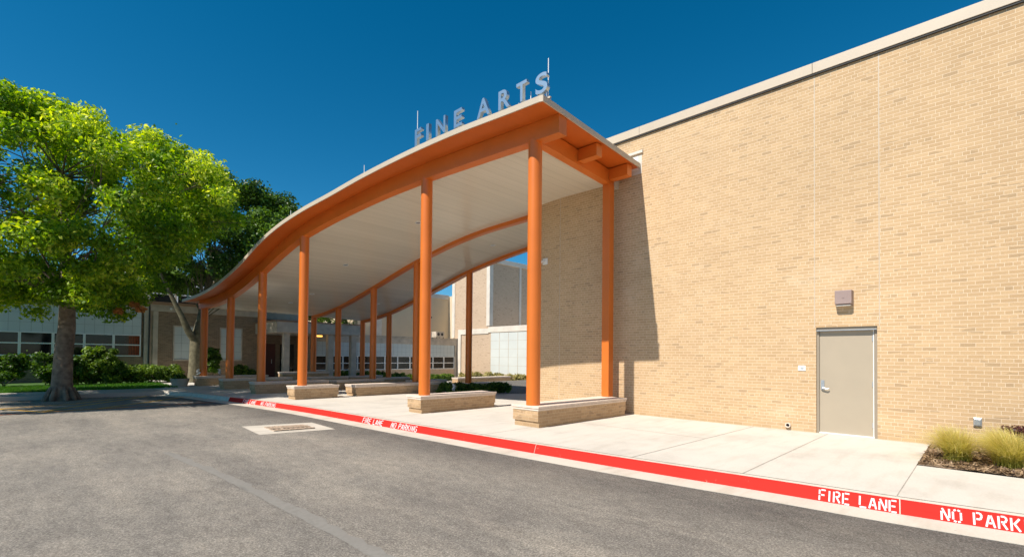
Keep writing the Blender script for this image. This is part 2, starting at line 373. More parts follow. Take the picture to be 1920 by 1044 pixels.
# kerb and gutter
m = MB(); m.sweep([[kp(y, -.155, 0.), kp(y, -.02, 0.), kp(y, 0, -.012), kp(y, .05, -.140), kp(y, .44, -.144), kp(y, .44, -.4), kp(y, -.155, -.4)] for y in ksamp])
kerb = struct(m.build('kerb', M['kerb'], smooth=True))
for y0, y1 in ((-6, .66), (.67, 5.55), (5.56, 19.0)):
    n = max(3, int((y1-y0)*6)); yy = [y0 + (y1-y0)*i/n for i in range(n+1)]
    m = MB(); m.sweep([[kp(y, -.03, .004), kp(y, -.018, .004), kp(y, .0035, -.0115), kp(y, .0535+.002, -.139)] for y in yy], closed=False)
    o = m.build('red_paint', M['red'], kerb)
# stencil lettering on the kerb face
T = .17
GL = {'F': [(0,0,0,.44),(0,.56,0,1),(.16,1,.6,1),(.16,.52,.5,.52)], 'I': [(.1,0,.1,1)],
 'R': [(0,0,0,1),(.17,1,.45,1),(.45,1,.58,.82),(.58,.82,.45,.55),(.45,.55,.17,.55),(.30,.45,.58,0)],
 'E': [(0,0,0,1),(.16,1,.6,1),(.16,.5,.5,.5),(.16,0,.6,0)], 'L': [(0,.16,0,1),(0,0,.6,0)],
 'A': [(-.02,0,.24,.95),(.34,.95,.6,0),(.2,.32,.4,.32)], 'N': [(0,0,0,.75),(.05,1,.55,0),(.6,.25,.6,1)],
 'O': [(0,.18,0,.82),(.05,.92,.24,1),(.36,1,.55,.92),(.6,.82,.6,.18),(.55,.08,.36,0),(.24,0,.05,.08)],
 'P': [(0,0,0,1),(.17,1,.45,1),(.45,1,.58,.78),(.58,.78,.45,.5),(.45,.5,.17,.5)],
 'K': [(0,0,0,1),(.18,.5,.58,1),(.25,.5,.6,0)], 'G': [(0,.2,0,.8),(.03,.9,.24,1),(.34,1,.58,.9),(.03,.1,.24,0),(.34,0,.58,.08),(.58,.08,.58,.45),(.58,.45,.36,.45)]}
def stencil(word, y0, y1, h=.112, vb=-.128):
    n = len(word); adv = (y0-y1)/(n-.3); m = MB(); e = .0075
    sc = adv/.86
    def P(u, v):
        k = v*h; o = .05*(1 - (k + (vb+.140))/.128) + e
        return kp(y0 - u, max(e-.0, o), vb + k)
    wd = [(.62 if c == 'I' else (.8 if c == ' ' else 1.03)) for c in word]; pos = np.cumsum([0]+wd)*(y0-y1)/(sum(wd)-.3); adv = (y0-y1)/(sum(wd)-.3)
    sc = adv/.86
    for i, ch in enumerate(word):
        if ch == ' ': continue
        for (a, b, c, d) in GL[ch]:
            dx, dy = (c-a)*sc, (d-b)*h; l = math.hypot(dx, dy); tw = T*.075; nx, ny = -dy/l*tw/2, dx/l*tw/2
            ux = pos[i]
            q = [(ux+a*sc+nx, (b*h+ny)/h), (ux+c*sc+nx, (d*h+ny)/h), (ux+c*sc-nx, (d*h-ny)/h), (ux+a*sc-nx, (b*h-ny)/h)]
            m.quad(*[P(*t) for t in q])
    return m.build('lettering', M['paint_white'], kerb)
T = .22
stencil('FIRE LANE', 1.40, .69); stencil('NO PARKING', .33, -.47)
T = .24
stencil('FIRE LANE', 10.95, 10.10); stencil('NO PARKING', 9.75, 8.80)
stencil('FIRE LANE', 18.0, 17.15); stencil('NO PARKING', 16.8, 15.85)

# painted parking lines, drain, scuffs
def line(name, pts, w, mat, z=-.146):
    m = MB()
    for a, b in zip(pts, pts[1:]):
        a = Vector((*a, 0)); b = Vector((*b, 0)); d = (b-a).normalized(); n = Vector((-d.y, d.x, 0))*w/2
        m.quad((*(a-n).xy, z), (*(b-n).xy, z), (*(b+n).xy, z), (*(a+n).xy, z))
    return struct(m.build(name, mat))
line('orange_line', [(-3.5, 18.15), (0.2, 18.65), (2.3, 18.82), (4.85, 19.0)], .10, M['orange_line'], -.1455)
line('yellow_line', [(-3.0, 22.0), (-.46, 20.45), (.38, 18.85), (2.3, 18.98)], .10, M['yellow'])
line('yellow_line', [(-.5, 20.6), (1.2, 21.1), (2.6, 22.9)], .10, M['yellow'], -.1445)
line('yellow_line', [(.4, 18.95), (2.0, 21.2), (3.4, 23.2)], .10, M['yellow'], -.1435)
line('yellow_line', [(1.6, 18.95), (3.0, 20.4), (4.4, 22.0)], .10, M['yellow'], -.1425)
m = MB(); base = [(3.56, 12.25), (5.02, 11.84), (4.96, 10.45), (3.46, 10.72)]
m.quad(*[(x, y, -.145) for x, y in base]); dp = struct(m.build('drain_pad', M['kerb']))
dg = thing('storm_drain_grate', 'rectangular rusty cast storm drain grate in the pale concrete pad', 'drain grate')
m = MB(); m.quad((3.88, 11.72, -.141), (4.68, 11.55, -.141), (4.66, 10.84, -.141), (3.84, 10.98, -.141)); m.build('drain_hole', M['dark'], dg)
m = MB(); c4 = [Vector(p) for p in ((3.88, 11.72, 0), (4.68, 11.55, 0), (4.66, 10.84, 0), (3.84, 10.98, 0))]
def bil(u, v): return (c4[0]*(1-u)+c4[1]*u)*(1-v) + (c4[3]*(1-u)+c4[2]*u)*v
M['rust'] = plain('rusty iron', (.48, .36, .26), .8, .3, 25)
for i in range(9):
    u = (i+.5)/9*.98+.01; a, b = bil(u-.02, 0), bil(u-.02, 1); c, d = bil(u+.02, 1), bil(u+.02, 0)
    u = i/8*.96+.02; a, b, c, d = bil(u-.026, 0), bil(u-.026, 1), bil(u+.026, 1), bil(u+.026, 0)
    m.quad(*[(p.x, p.y, -.132) for p in (a, b, c, d)])
for i in range(6):
    v = i/5*.94+.03; a, b, c, d = bil(0, v-.05), bil(1, v-.05), bil(1, v+.05), bil(0, v+.05)
    m.quad(*[(p.x, p.y, -.130) for p in (a, b, c, d)])
g = m.build('grate', M['rust'], dg); so_ = g.modifiers.new('solid', 'SOLIDIFY'); so_.thickness = .012
# pale worn seam on the asphalt
m = MB(); prev = None
pts = [(1.72, 9.9), (1.80, 8.98), (1.93, 7.7), (1.99, 6.6), (2.05, 5.4), (2.10, 4.2), (2.1, 3.0)]
for i in range(len(pts)-1):
    for j in range(8):
        t = j/8; x = pts[i][0]*(1-t)+pts[i+1][0]*t; y = pts[i][1]*(1-t)+pts[i+1][1]*t
        w = .05 + .02*rng.random(); cur = ((x-w, y, -.147), (x+.04+.08*rng.random(), y, -.147))
        if prev: m.quad(prev[0], prev[1], cur[1], cur[0])
        prev = cur
struct(m.build('asphalt_seam', M['patch']))

# ------------------------------------------------------------------ planting bed right
m = MB(); n = 24
rows = [[(9.19 + (11.6-9.19)*i/n, .70 - 7*j/40, .0 + .03*math.sin(i*1.3)*math.sin(j*.9) + .02*rng.random()) for i in range(n+1)] for j in range(41)]
m.sweep(rows, closed=False); struct(m.build('planting_bed', M['soil'], smooth=True))
nC = 9000; P = np.stack([nr.uniform(9.2, 11.58, nC), nr.uniform(-4., .69, nC), nr.uniform(.02, .05, nC)], 1)
a = nr.normal(size=(nC, 3)); a[:, 2] *= .35; a /= np.linalg.norm(a, axis=1, keepdims=True)
b = np.cross(a, nr.normal(size=(nC, 3))*.3 + np.array([0, 0, 1])); b /= np.linalg.norm(b, axis=1, keepdims=True)
ln = nr.uniform(.02, .055, (nC, 1)); wd = ln*.3
V = np.stack([P-a*ln-b*wd*.5, P+a*ln-b*wd, P+a*ln+b*wd, P-a*ln+b*wd*.5], 1).reshape(-1, 3)
stuff(raw_quads('bark_chips', V, nr.random(nC), M['chips']), 'brown bark mulch chips covering the bed by the brick wall', 'mulch')
def tussock(x, y, h, n, spread, label, lean=(0., .0)):
    K = 5; ang = nr.uniform(0, 2*np.pi, n); out = np.abs(nr.normal(size=n))*.5+.15; L_ = h*nr.uniform(.7, 1.25, n)
    bx = nr.normal(size=n)*.05; by = nr.normal(size=n)*.05
    quads = []; prev = None; tn = np.clip(nr.normal(size=n)*.2+.5, 0, 1); tints = []
    for k in range(K+1):
        t = k/K
        rr = out*spread*(t**1.6); zz = L_*(t - .38*out*t**2.5)
        px = x + bx + np.cos(ang)*rr + lean[0]*t**2; py = y + by + np.sin(ang)*rr + lean[1]*t**2
        w = .004*(1-t*.85)
        sx = -np.sin(ang)*w; sy = np.cos(ang)*w
        cur = (np.stack([px-sx, py-sy, zz+.02], 1), np.stack([px+sx, py+sy, zz+.02], 1))
        if prev is not None:
            quads.append(np.stack([prev[0], prev[1], cur[1], cur[0]], 1)); tints.append(np.clip(tn*.5 + t*.55 - .1, 0, 1))
        prev = cur
    V = np.concatenate(quads).reshape(-1, 3); V[:, 0] -= x; V[:, 1] -= y
    o = raw_quads('feather_grass', V, np.concatenate(tints), M['blade']); o.location = (x, y, 0)
    return tag(o, label, 'ornamental grass', 'feather grass tufts in the mulch bed')
tussock(9.85, .30, .50, 1500, .62, 'blond feather grass tuft nearest the pavement corner, left of all tufts', (0, .08))
tussock(9.80, -.26, .50, 1500, .62, 'blond feather grass tuft in the front, right of the leftmost tuft', (0, .1))
tussock(10.45, -.22, .48, 1100, .6, 'blond feather grass tuft behind and between the two front tufts', (0, .1))
tussock(10.0, -.95, .5, 900, .6, 'blond feather grass tuft cut by the right edge of the picture', (0, .1))
def bush(name, label, cat, x, y, z, rx, ry, h, n, size, mat, nclump=26, group=None, tint=(.2, .9), stem=True):
    t = thing(name, label, cat, (x, y, z), group)
    cl = []
    for i in range(nclump):
        a = rng.uniform(0, 6.28); q = math.sqrt(rng.random()); zz = h*(.25 + .6*rng.random())
        sh = 1 - .35*(zz/h)
        cl.append((math.cos(a)*q*rx*sh*.85, math.sin(a)*q*ry*sh*.85, zz, min(rx, ry, h)*rng.uniform(.22, .42), rng.uniform(*tint)))
    leaves('foliage', cl, n, size, mat, t)
    if stem:
        m = MB()
        for c in cl[:7]: m.tube([(0, 0, -.02), (c[0]*.5, c[1]*.5, c[2]*.5), (c[0], c[1], c[2])], [.015, .01, .005], 5)
        m.build('stems', M['bark_dark'], t)
    return t
bush('burgundy_shrub', 'burgundy leaved shrub against the brick wall behind the feather grass', 'shrub', 11.15, -.45, 0, .38, .38, .52, 3500, .035, M['leaf_purple'])

# ------------------------------------------------------------------ big brick building
WX = 11.6; WY1 = 10.62; DY0, DY1, DZ = 1.475, 2.50, 2.19
bb = thing('brick_building', 'large tan brick building with blank wall, cream coping and one taupe door', 'building', (WX, 0, 0))
def bloc(mb, name, mat, **k): return mb.build(name, mat, bb, loc=(-WX, 0, 0), **k)
m = MB()
def rect_x(x, y0, y1, z0, z1): m.quad((x, y0, z0), (x, y1, z0), (x, y1, z1), (x, y0, z1))
ZT = 7.54
rect_x(WX, -30, DY0, -.3, ZT); rect_x(WX, DY1, WY1, -.3, ZT); rect_x(WX, DY0, DY1, DZ, ZT)
RD = .11
for y in (DY0, DY1): m.quad((WX, y, -.02), (WX+RD, y, -.02), (WX+RD, y, DZ), (WX, y, DZ))
m.quad((WX, DY0, DZ), (WX+RD, DY0, DZ), (WX+RD, DY1, DZ), (WX, DY1, DZ))
m.quad((WX, WY1, -.8), (45, WY1, -1.6), (45, WY1, ZT), (WX, WY1, ZT)); m.quad((WX, -30, -.3), (45, -30, -.3), (45, -30, ZT), (WX, -30, ZT))
m.quad((45, -30, -1.6), (45, WY1, -1.6), (45, WY1, ZT), (45, -30, ZT)); m.quad((WX, -30, ZT), (WX, WY1, ZT), (45, WY1, ZT), (45, -30, ZT))
bloc(m, 'wall', M['brick'])
m = MB()
for a in range(10):
    y0 = WY1+.05 - a*4.06; y1 = y0 - 4.055
    m.box(WX-.06, WX+.35, y1, y0, ZT+.004, 7.765)
bloc(m, 'coping', M['coping'], bev=.006)
m = MB(); m.box(WX-.045, WX+.3, -30, WY1+.03, ZT-.03, ZT+.003); bloc(m, 'flashing', M['dark'])
for y in (2.525, 1.44, 9.36): bloc(MB().box(WX-.003, WX+.01, y-.008, y+.008, DZ if y < 5 else .0, ZT-.031), 'control_joint', M['coping'])
dr = MB().box(WX+.062, WX+.10, DY0+.05, DY1-.05, .02, DZ-.06).build('door', M['door'], bb, loc=(-WX, 0, 0), bev=.004)
m = MB().box(WX+.035, WX+.108, DY0, DY0+.048, 0, DZ).box(WX+.035, WX+.108, DY1-.048, DY1, 0, DZ).box(WX+.035, WX+.108, DY0+.048, DY1-.048, DZ-.058, DZ); m.build('frame', M['doorframe'], dr, bev=.003)
m = MB().box(WX+.050, WX+.0615, DY0+.058, DY0+.072, .03, DZ-.075).box(WX+.03, WX+.0615, DY0+.05, DY1-.05, .004, .028); m.build('weather_strip', M['white'], dr)
for zz in (.25, 1.05, 1.95): MB().box(WX+.045, WX+.061, DY0+.073, DY0+.088, zz-.05, zz+.05).build('hinge', M['grey_metal'], dr)
m = MB().box(WX-.03, WX+.09, DY0+.01, DY1-.01, DZ-.075, DZ-.058); m.build('drip_cap', M['grey_metal'], dr)
m = MB().box(WX+.048, WX+.0618, DY1-.135, DY1-.075, .90, 1.10)
m.tube([(WX+.055, DY1-.105, .94), (WX+.005, DY1-.105, .94)], .018, 10); m.tube([(WX+.005, DY1-.11, .94), (WX+.0, DY1-.15, .935), (WX+.0, DY1-.19, .925), (WX+.012, DY1-.225, .935)], [.015, .014, .013, .012], 8)
m.tube([(WX+.05, DY1-.105, 1.05), (WX+.038, DY1-.105, 1.05)], .014, 10); m.build('handle', M['grey_metal'], dr, smooth=True)
# clerestory recess just beyond the canopy end
m = MB().box(WX-.002, WX+.003, 6.56, 7.1, 6.50, 7.02).box(WX-.05, WX+.1, 6.52, 7.15, 7.05, 7.12); bloc(m, 'scupper_frame', M['concrete_light'], bev=.004)
m = MB().box(WX-.012, WX-.003, 6.66, 7.0, 6.62, 6.98); bloc(m, 'scupper_plate', M['white'])

# wall fixtures
t = thing('wall_light', 'square mauve grey light box on the brick above the taupe door', 'wall light', (WX, 2.0, 2.77))
m = MB(); m.sweep([[(-.002, -.15, -.16), (-.002, .15, -.16), (-.002, .15, .14), (-.002, -.15, .14)], [(-.17, -.14, -.13), (-.17, .14, -.13), (-.17, .14, .14), (-.17, -.14, .14)]]); m.build('housing', M['mauve'], t, bev=.008)
m = MB().box(-.15, -.02, -.12, .12, -.165, -.158); m.build('lens', M['white'], t)
m = MB().tube([(-.168, 0, 0), (-.178, 0, 0)], .02, 12); m.build('badge', M['mauve'], t)
t = thing('wall_plaque', 'small pale square plaque on the brick left of the taupe door', 'plaque', (WX, 2.76, 1.34))
MB().box(-.014, -.002, -.07, .07, -.055, .055).build('plate', M['white'], t, bev=.003)
m = MB().box(-.019, -.0145, -.035, .02, -.02, -.004).box(-.019, -.0145, -.035, .035, .008, .02); m.build('raised_lettering', M['grey_metal'], t)
t = thing('outlet_box', 'grey weatherproof outlet box low on the brick above the grass', 'outlet box', (WX, .085, .47))
MB().box(-.03, -.002, -.055, .055, -.075, .075).build('box', M['grey_metal'], t, bev=.006)
MB().box(-.05, -.0305, -.045, .045, -.06, .06).build('cover', M['grey_metal'], t, bev=.01)
t = thing('wall_drain_pipe', 'short round drain outlet at the foot of the wall left of door', 'pipe outlet', (WX, 3.02, .11))
m = MB(); k = 18
m.sweep([[(xx, math.cos(6.283*j/k)*r, math.sin(6.283*j/k)*r) for j in range(k)] for xx, r in ((-.002, .052), (-.06, .052), (-.06, .036), (-.01, .036))], caps=False); m.build('sleeve', M['cap'], t, smooth=True)
m = MB().tube([(-.012, 0, 0), (-.009, 0, 0)], .036, 18); m.build('bore', M['dark'], t)
t = thing('security_camera', 'white security camera on the shaded brick wall under the canopy', 'security camera', (WX, 9.95, 4.56))
MB().box(-.03, -.002, -.1, .1, -.1, .1).build('mount', M['white'], t, bev=.006)
m = MB().tube([(-.03, 0, 0), (-.14, .05, 0)], .025, 8).tube([(-.10, .06, -.01), (-.24, .22, -.04)], .05, 12); m.build('camera_body', M['white'], t, smooth=True)
MB().tube([(-.238, .218, -.0396), (-.245, .226, -.041)], .035, 12).build('camera_lens', M['dark'], t)
t = thing('soffit_bracket', 'pale vertical metal bracket on brick beside the square orange post', 'bracket', (WX, 7.32, 6.46))
MB().box(-.22, -.002, -.05, .05, -.22, .16).build('plate', M['coping'], t, bev=.006)

# ------------------------------------------------------------------ canopy
FY = [5.9, 7.0, 9.0, 10.85, 12.6, 14.2, 15.6, 16.85, 18.4, 20.2, 21.8, 23.6, 25.4, 26.8, 27.5]
FX = [8.00, 7.93, 7.79, 7.64, 7.42, 7.2, 6.98, 6.78, 6.65, 6.53, 6.44, 6.35, 6.22, 6.07, 6.02]
ZB = [6.26, 6.28, 6.31, 6.31, 6.21, 6.04, 5.83, 5.58, 5.20, 4.68, 4.28, 3.95, 3.76, 3.70, 3.70]
ZF = [6.77, 6.80, 6.86, 6.82, 6.66, 6.44, 6.24, 5.98, 5.62, 5.04, 4.66, 4.36, 4.18, 4.10, 4.08]
fx = smooth_curve(FY, FX); zb = smooth_curve(FY, ZB); zf = smooth_curve(FY, ZF)
MY = [10.7, 14, 17.2, 20.5, 24, 27.2, 27.6]; MX = [12.1, 11.86, 11.68, 11.52, 11.47, 11.47, 11.47]; MZ = [6.24, 6.0, 5.43, 4.62, 3.90, 3.60, 3.60]
BY = [10.7, 13.6, 17, 20.5, 24, 27.2, 27.6]; BX = [14.9, 14.7, 14.43, 14.45, 14.47, 14.46, 14.46]; BZ = [6.2, 5.95, 5.36, 4.55, 3.82, 3.50, 3.50]
mx = smooth_curve(MY, MX); mz = smooth_curve(MY, MZ); bx_ = smooth_curve(BY, BX); bz = smooth_curve(BY, BZ)
Y0, Y1 = 6.12, 27.1
def ovh(y): return interp(y, (6, 12, 30), (.79, .80, .84))
can = thing('entrance_canopy', 'long curved orange steel entrance canopy with cream ceiling on round columns', 'canopy', (8, 7, 0))
def cb_(mb, name, mat, parent=None, **k):
    if parent: return mb.build(name, mat, parent, **k)
    return mb.build(name, mat, can, loc=(-8, -7, 0), **k)
def yend(x): return Y0 + .17 + (x-7.1)*.075      # slightly skewed near end of the roof
def ywarp(y, x): return max(y, yend(x) + (y-Y0)*.02)
YS = [Y0 + (Y1-Y0)*i/84 for i in range(85)]
# beams
def beam(xf, zfn, ys, w, h): return MB().sweep([[(xf(y)-w/2, y, zfn(y)), (xf(y)+w/2, y, zfn(y)), (xf(y)+w/2, y, zfn(y)+h), (xf(y)-w/2, y, zfn(y)+h)] for y in ys])
cb_(beam(fx, zb, [6.38] + [y for y in YS if y > 6.45 and y < 27.2] + [27.2], .26, .40), 'front_beam', M['orange'])
cb_(beam(mx, mz, [y for y in YS if y > 10.75 and y < 27.3], .22, .30), 'middle_beam', M['orange'])
cb_(beam(bx_, bz, [y for y in YS if y > 10.75 and y < 27.3], .22, .30), 'rear_beam', M['orange'])
# ceiling (from the front beam to the wall, then to the rear beam)
def cz(x, y):
    f = zb(y)+.10
    if y < 10.66:
        v = min(1., max(0., (y-9.3)/1.36)); yy = max(y, 10.66); ar = mz(yy)+.13; fr = zb(yy)+.10
        loft = (ar-fr)*(x-fx(y))/(mx(yy)-fx(yy)); return f + (x-fx(y))*.012*(1-v) + loft*v
    a, b = mz(y)+.13, bz(y)+.13
    if x < mx(y): t = (x-fx(y))/(mx(y)-fx(y)); return f*(1-t)+a*t
    t = (x-mx(y))/(bx_(y)-mx(y)); return a*(1-t)+b*t
def zroof(x, y, ):    # roof underside/top reference
    if x < fx(y): t = (fx(y)-x)/ovh(y); return (zb(y)+.402)*(1-t) + (zf(y)-.115)*t
    return cz(x, y) + .30
m = MB()
ya = [7.0] + [y for y in YS if 7.05 < y < 10.6] + [10.6598]
m.sweep([[((fx(y)+.135)*(1-i/8) + 11.597*i/8, max(y, 7.222+.085*((fx(y)+.135)*(1-i/8) + 11.597*i/8-7.92)+(y-7)*.02), cz((fx(y)+.135)*(1-i/8) + 11.597*i/8, y)) for i in range(9)] for y in ya], closed=False)
yb = [10.66] + [y for y in YS if 10.7 < y < 27.2] + [27.25]
m.sweep([[((fx(y)+.135)*(1-i/8) + (mx(y)-.112)*i/8, y, cz((fx(y)+.135)*(1-i/8) + (mx(y)-.112)*i/8, y)) for i in range(9)] for y in yb], closed=False)
m.sweep([[((mx(y)+.112)*(1-i/6) + (bx_(y)-.112)*i/6, y, cz((mx(y)+.112)*(1-i/6) + (bx_(y)-.112)*i/6, y)) for i in range(7)] for y in yb], closed=False)
cb_(m, 'ceiling', M['ceiling'], smooth=True)
# roof deck with soffit
def roofsec(y, xr):
    x0 = fx(y)-ovh(y); xs = [x0+.03, fx(y)-.13, fx(y)+.13] + [fx(y)+.13 + (xr-fx(y)-.13)*i/6 for i in range(1, 7)]
    lo = [(x, ywarp(y, x), zroof(x, y) if x < fx(y) else zb(y)+.402 + min(0., cz(x, y)-cz(fx(y), y))) for x in xs]
    hi = [(p[0], p[1], p[2]+.075) for p in lo]
    return lo + hi[::-1]
m = MB()
m.sweep([roofsec(y, 11.59) for y in YS if y <= 10.6] + [roofsec(10.6598, 11.59)])
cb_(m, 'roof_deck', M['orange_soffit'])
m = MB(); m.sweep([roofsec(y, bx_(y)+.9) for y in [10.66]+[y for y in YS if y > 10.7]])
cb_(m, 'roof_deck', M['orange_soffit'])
# fascia: front edge, near end edge, far end edge
def fp(y): return (fx(y)-ovh(y), ywarp(y, fx(y)-ovh(y)), zf(y))
m = MB(); m.sweep([[(fp(y)[0], fp(y)[1], fp(y)[2]-.125), (fp(y)[0]+.028, fp(y)[1], fp(y)[2]-.125), (fp(y)[0]+.028, fp(y)[1], fp(y)[2]), (fp(y)[0], fp(y)[1], fp(y)[2])] for y in YS])
cb_(m, 'fascia', M['coping'])
def edge_strip(y, xr, dy):
    m = MB(); secs = []
    for i in range(13):
        x = fx(y)-ovh(y) + (xr-fx(y)+ovh(y))*i/12; yy = yend(x) if y == Y0 else y
        z1 = zf(y) if x < fx(y) else zf(y) + (cz(x, y)-cz(fx(y), y))
        z1 = zf(y) + .0*(x)
        z0 = min(z1-.125, (zroof(x, y) if x < fx(y) else zb(y)+.40)-.012)
        secs.append([(x, yy, z0), (x, yy+dy, z0), (x, yy+dy, z1), (x, yy, z1)])
    return m.sweep(secs)
cb_(edge_strip(Y0, 11.59, -.028), 'end_fascia', M['coping']); cb_(edge_strip(Y1, 15.3, .028), 'end_fascia', M['coping'])
# roof membrane closing the top
m = MB(); m.sweep([[(fx(y)-ovh(y)+.03, ywarp(y, fx(y)-ovh(y)), zf(y)-.004), (fx(y)+.3, ywarp(y, fx(y)+.3), max(zf(y), zb(y)+.482)-.003), (11.58, ywarp(y, 11.58), max(zf(y), zb(y)+.482)-.003)] for y in [y for y in YS if y <= 10.6] + [10.6598]], closed=False)
m.sweep([[(fx(y)-ovh(y)+.03, y, zf(y)-.004), (fx(y)+.3, y, max(zf(y), zb(y)+.51)), (bx_(y)+.9, y, bz(y)+.60)] for y in [10.66]+[y for y in YS if y > 10.7]], closed=False)
cb_(m, 'roof_membrane', M['coping'])
# end beam with outriggers
def ye(x): return 7.11 + .085*(x-7.92)
def hb(xa, xb, z0, z1, w=.11):
    return [[(x, ye(x)-w, z0), (x, ye(x)+w, z0), (x, ye(x)+w, z1), (x, ye(x)-w, z1)] for x in (xa, xb)]
cb_(MB().sweep(hb(fx(7)+.132, 11.42, 6.29, 6.652)), 'end_beam', M['orange'])
for x in (9.62, 11.2): cb_(MB().box(x-.11, x+.11, yend(x)+.10, ye(x)-.125, 6.36, 6.654), 'outrigger', M['orange'])
m = MB().sweep([[(x, ye(x)+.111, 6.33), (x, ye(x)+.135, 6.33), (x, ye(x)+.135, 6.60), (x, ye(x)+.111, 6.60)] for x in (fx(7)+.14, 11.59)]); cb_(m, 'ceiling_trim', M['ceiling'])
# columns
CT = .46
cols = [(7.92, 7.12, zb(7.12), .155), (7.65, 10.85, zb(10.85), .155), (6.78, 16.85, zb(16.85), .155), (6.53, 20.2, zb(20.2), .155), (6.345, 23.6, zb(23.6), .155), (6.075, 26.8, zb(26.8), .155),
        (mx(17.2), 17.2, mz(17.2), .15), (mx(20.5), 20.5, mz(20.5), .15), (mx(24), 24, mz(24), .15), (mx(27), 27, mz(27), .15),
        (bx_(17), 17, bz(17), .15), (bx_(20.5), 20.5, bz(20.5), .15), (bx_(24), 24, bz(24), .15), (bx_(27), 27, bz(27), .15)]
for i, (x, y, z, r) in enumerate(cols):
    b = CT if i < 6 else gz(x, y) + .40
    cb_(MB().tube([(x, y, b+.002), (x, y, z+.05)], r, 32), 'column', M['orange'], smooth=True)
cb_(MB().box(11.12, 11.35, 7.26, 7.49, CT+.002, 6.289), 'square_post', M['orange'], bev=.012)
# ceiling downlights
def clight(x, y, label):
    z = cz(x, y); t = thing('ceiling_downlight', label, 'downlight', (x, y, z), 'round downlights recessed in the canopy ceiling')
    sl = (cz(x, y+.3)-cz(x, y-.3))/.6; t.rotation_euler = (math.atan(sl), 0, 0)
    k = 20; m = MB(); m.sweep([[(math.cos(6.283*j/k)*r, math.sin(6.283*j/k)*r, zz) for j in range(k)] for r, zz in ((.115, -.002), (.11, -.014), (.08, -.012), (.075, -.003))], caps=False); m.build('trim_ring', M['white'], t, smooth=True)
    MB().tube([(0, 0, -.004), (0, 0, -.006)], .075, 20).build('lens', M['grey_metal'], t)
clight(9.19, 18.66, 'round ceiling downlight under the middle of canopy, largest of those seen')
clight(9.30, 22.17, 'round ceiling downlight just right of the third round column from front')
clight(8.99, 23.87, 'round ceiling downlight low over the benches, second from the canopy far end')
clight(9.53, 14.01, 'round ceiling downlight seen just left of the second round front column')
clight(13.29, 14.22, 'round ceiling downlight in the rear ceiling bay nearest the brick wall')
clight(13.05, 19.3, 'round ceiling downlight in the rear ceiling bay halfway along')
clight(12.96, 22.67, 'round ceiling downlight in the rear ceiling bay over shrubs, far one')

# sign letters
sg = thing('rooftop_sign', 'brushed steel FINE ARTS letters standing on the front roof edge', 'sign', (7.3, 8.6, 6.8))
def letter(ch, ya_, yb_, hgt):
    cu = bpy.data.curves.new('txt', 'FONT'); cu.body = ch; cu.size = 1; cu.extrude = .04; cu.offset = .016
    to = bpy.data.objects.new('txt', cu); COL.objects.link(to)
    dg_ = bpy.context.evaluated_depsgraph_get(); me = bpy.data.meshes.new_from_object(to.evaluated_get(dg_))
    bpy.data.objects.remove(to); bpy.data.curves.remove(cu)
    vs = np.array([v.co[:] for v in me.vertices]); lo, hi = vs.min(0), vs.max(0)
    w = ya_-yb_; ym = (ya_+yb_)/2; xr = fx(ym)-ovh(ym)+.22
    zt = zf(ym)+.15
    for v in me.vertices:
        a = (v.co.x-lo[0])/(hi[0]-lo[0]); b = (v.co.y-lo[1])/(hi[1]-lo[1]); c = v.co.z
        v.co = (xr - 7.3 - c*1.1, (ya_ - a*w) - 8.6, zt + b*hgt - 6.8)
    me.materials.clear(); me.materials.append(M['letter'])
    bm = bmesh.new(); bm.from_mesh(me); bmesh.ops.recalc_face_normals(bm, faces=bm.faces); bm.to_mesh(me); bm.free()
    o = bpy.data.objects.new('letter', me); COL.objects.link(o); o.parent = sg
LET = [('F', 10.58, 10.30), ('I', 10.12, 10.01), ('N', 9.76, 9.38), ('E', 9.10, 8.80), ('A', 8.33, 7.90), ('R', 7.66, 7.31), ('T', 7.14, 6.84), ('S', 6.62, 6.30)]
for ch, a_, b_ in LET: letter(ch, a_, b_, .42)
m = MB(); m.sweep([[(fx(y)-ovh(y)+.20, y, zf(y)+.002), (fx(y)-ovh(y)+.24, y, zf(y)+.002), (fx(y)-ovh(y)+.24, y, zf(y)+.036), (fx(y)-ovh(y)+.20, y, zf(y)+.036)] for y in [6.25+i*.15 for i in range(30)]])
m.build('rail', M['coping'], sg, loc=(-7.3, -8.6, -6.8))
for ch, a_, b_ in LET:
    for yq in ((a_-.05, b_+.05) if ch != 'I' else ((a_+b_)/2,)):
        xq = fx(yq)-ovh(yq)+.22; MB().box(xq-.012, xq+.012, yq-.012, yq+.012, zf(yq)+.037, zf(yq)+.16).build('support_leg', M['grey_metal'], sg, loc=(-7.3, -8.6, -6.8))
for i, (dx, y, h, lb) in enumerate(((.35, 6.42, .95, 'tallest thin silver lightning rod rising behind the S of the sign'), (.35, 6.88, .40, 'short thin silver rod between the T and S letters'), (.3, 10.62, 1.15, 'thin silver lightning rod rising behind the F of the sign'), (.2, 12.75, .38, 'thin silver rod on the roof left of the sign letters'), (.2, 16.6, .34, 'thin silver rod where the roof edge meets the dark tree'), (.2, 20.9, .30, 'thin silver rod low on the curved roof before the trees'), (.2, 27.0, .55, 'thin silver rod at the low far tip of the roof'))):
    x = fx(y)-ovh(y)+dx; t = thing('lightning_rod', lb, 'lightning rod', (x, y, zf(y)-.01), 'thin rods along the canopy roof edge')
    MB().tube([(0, 0, 0), (0, 0, h)], [.011, .008], 8).build('rod', M['white'], t); MB().tube([(0, 0, 0), (0, 0, .05)], .035, 10).build('base', M['grey_metal'], t)

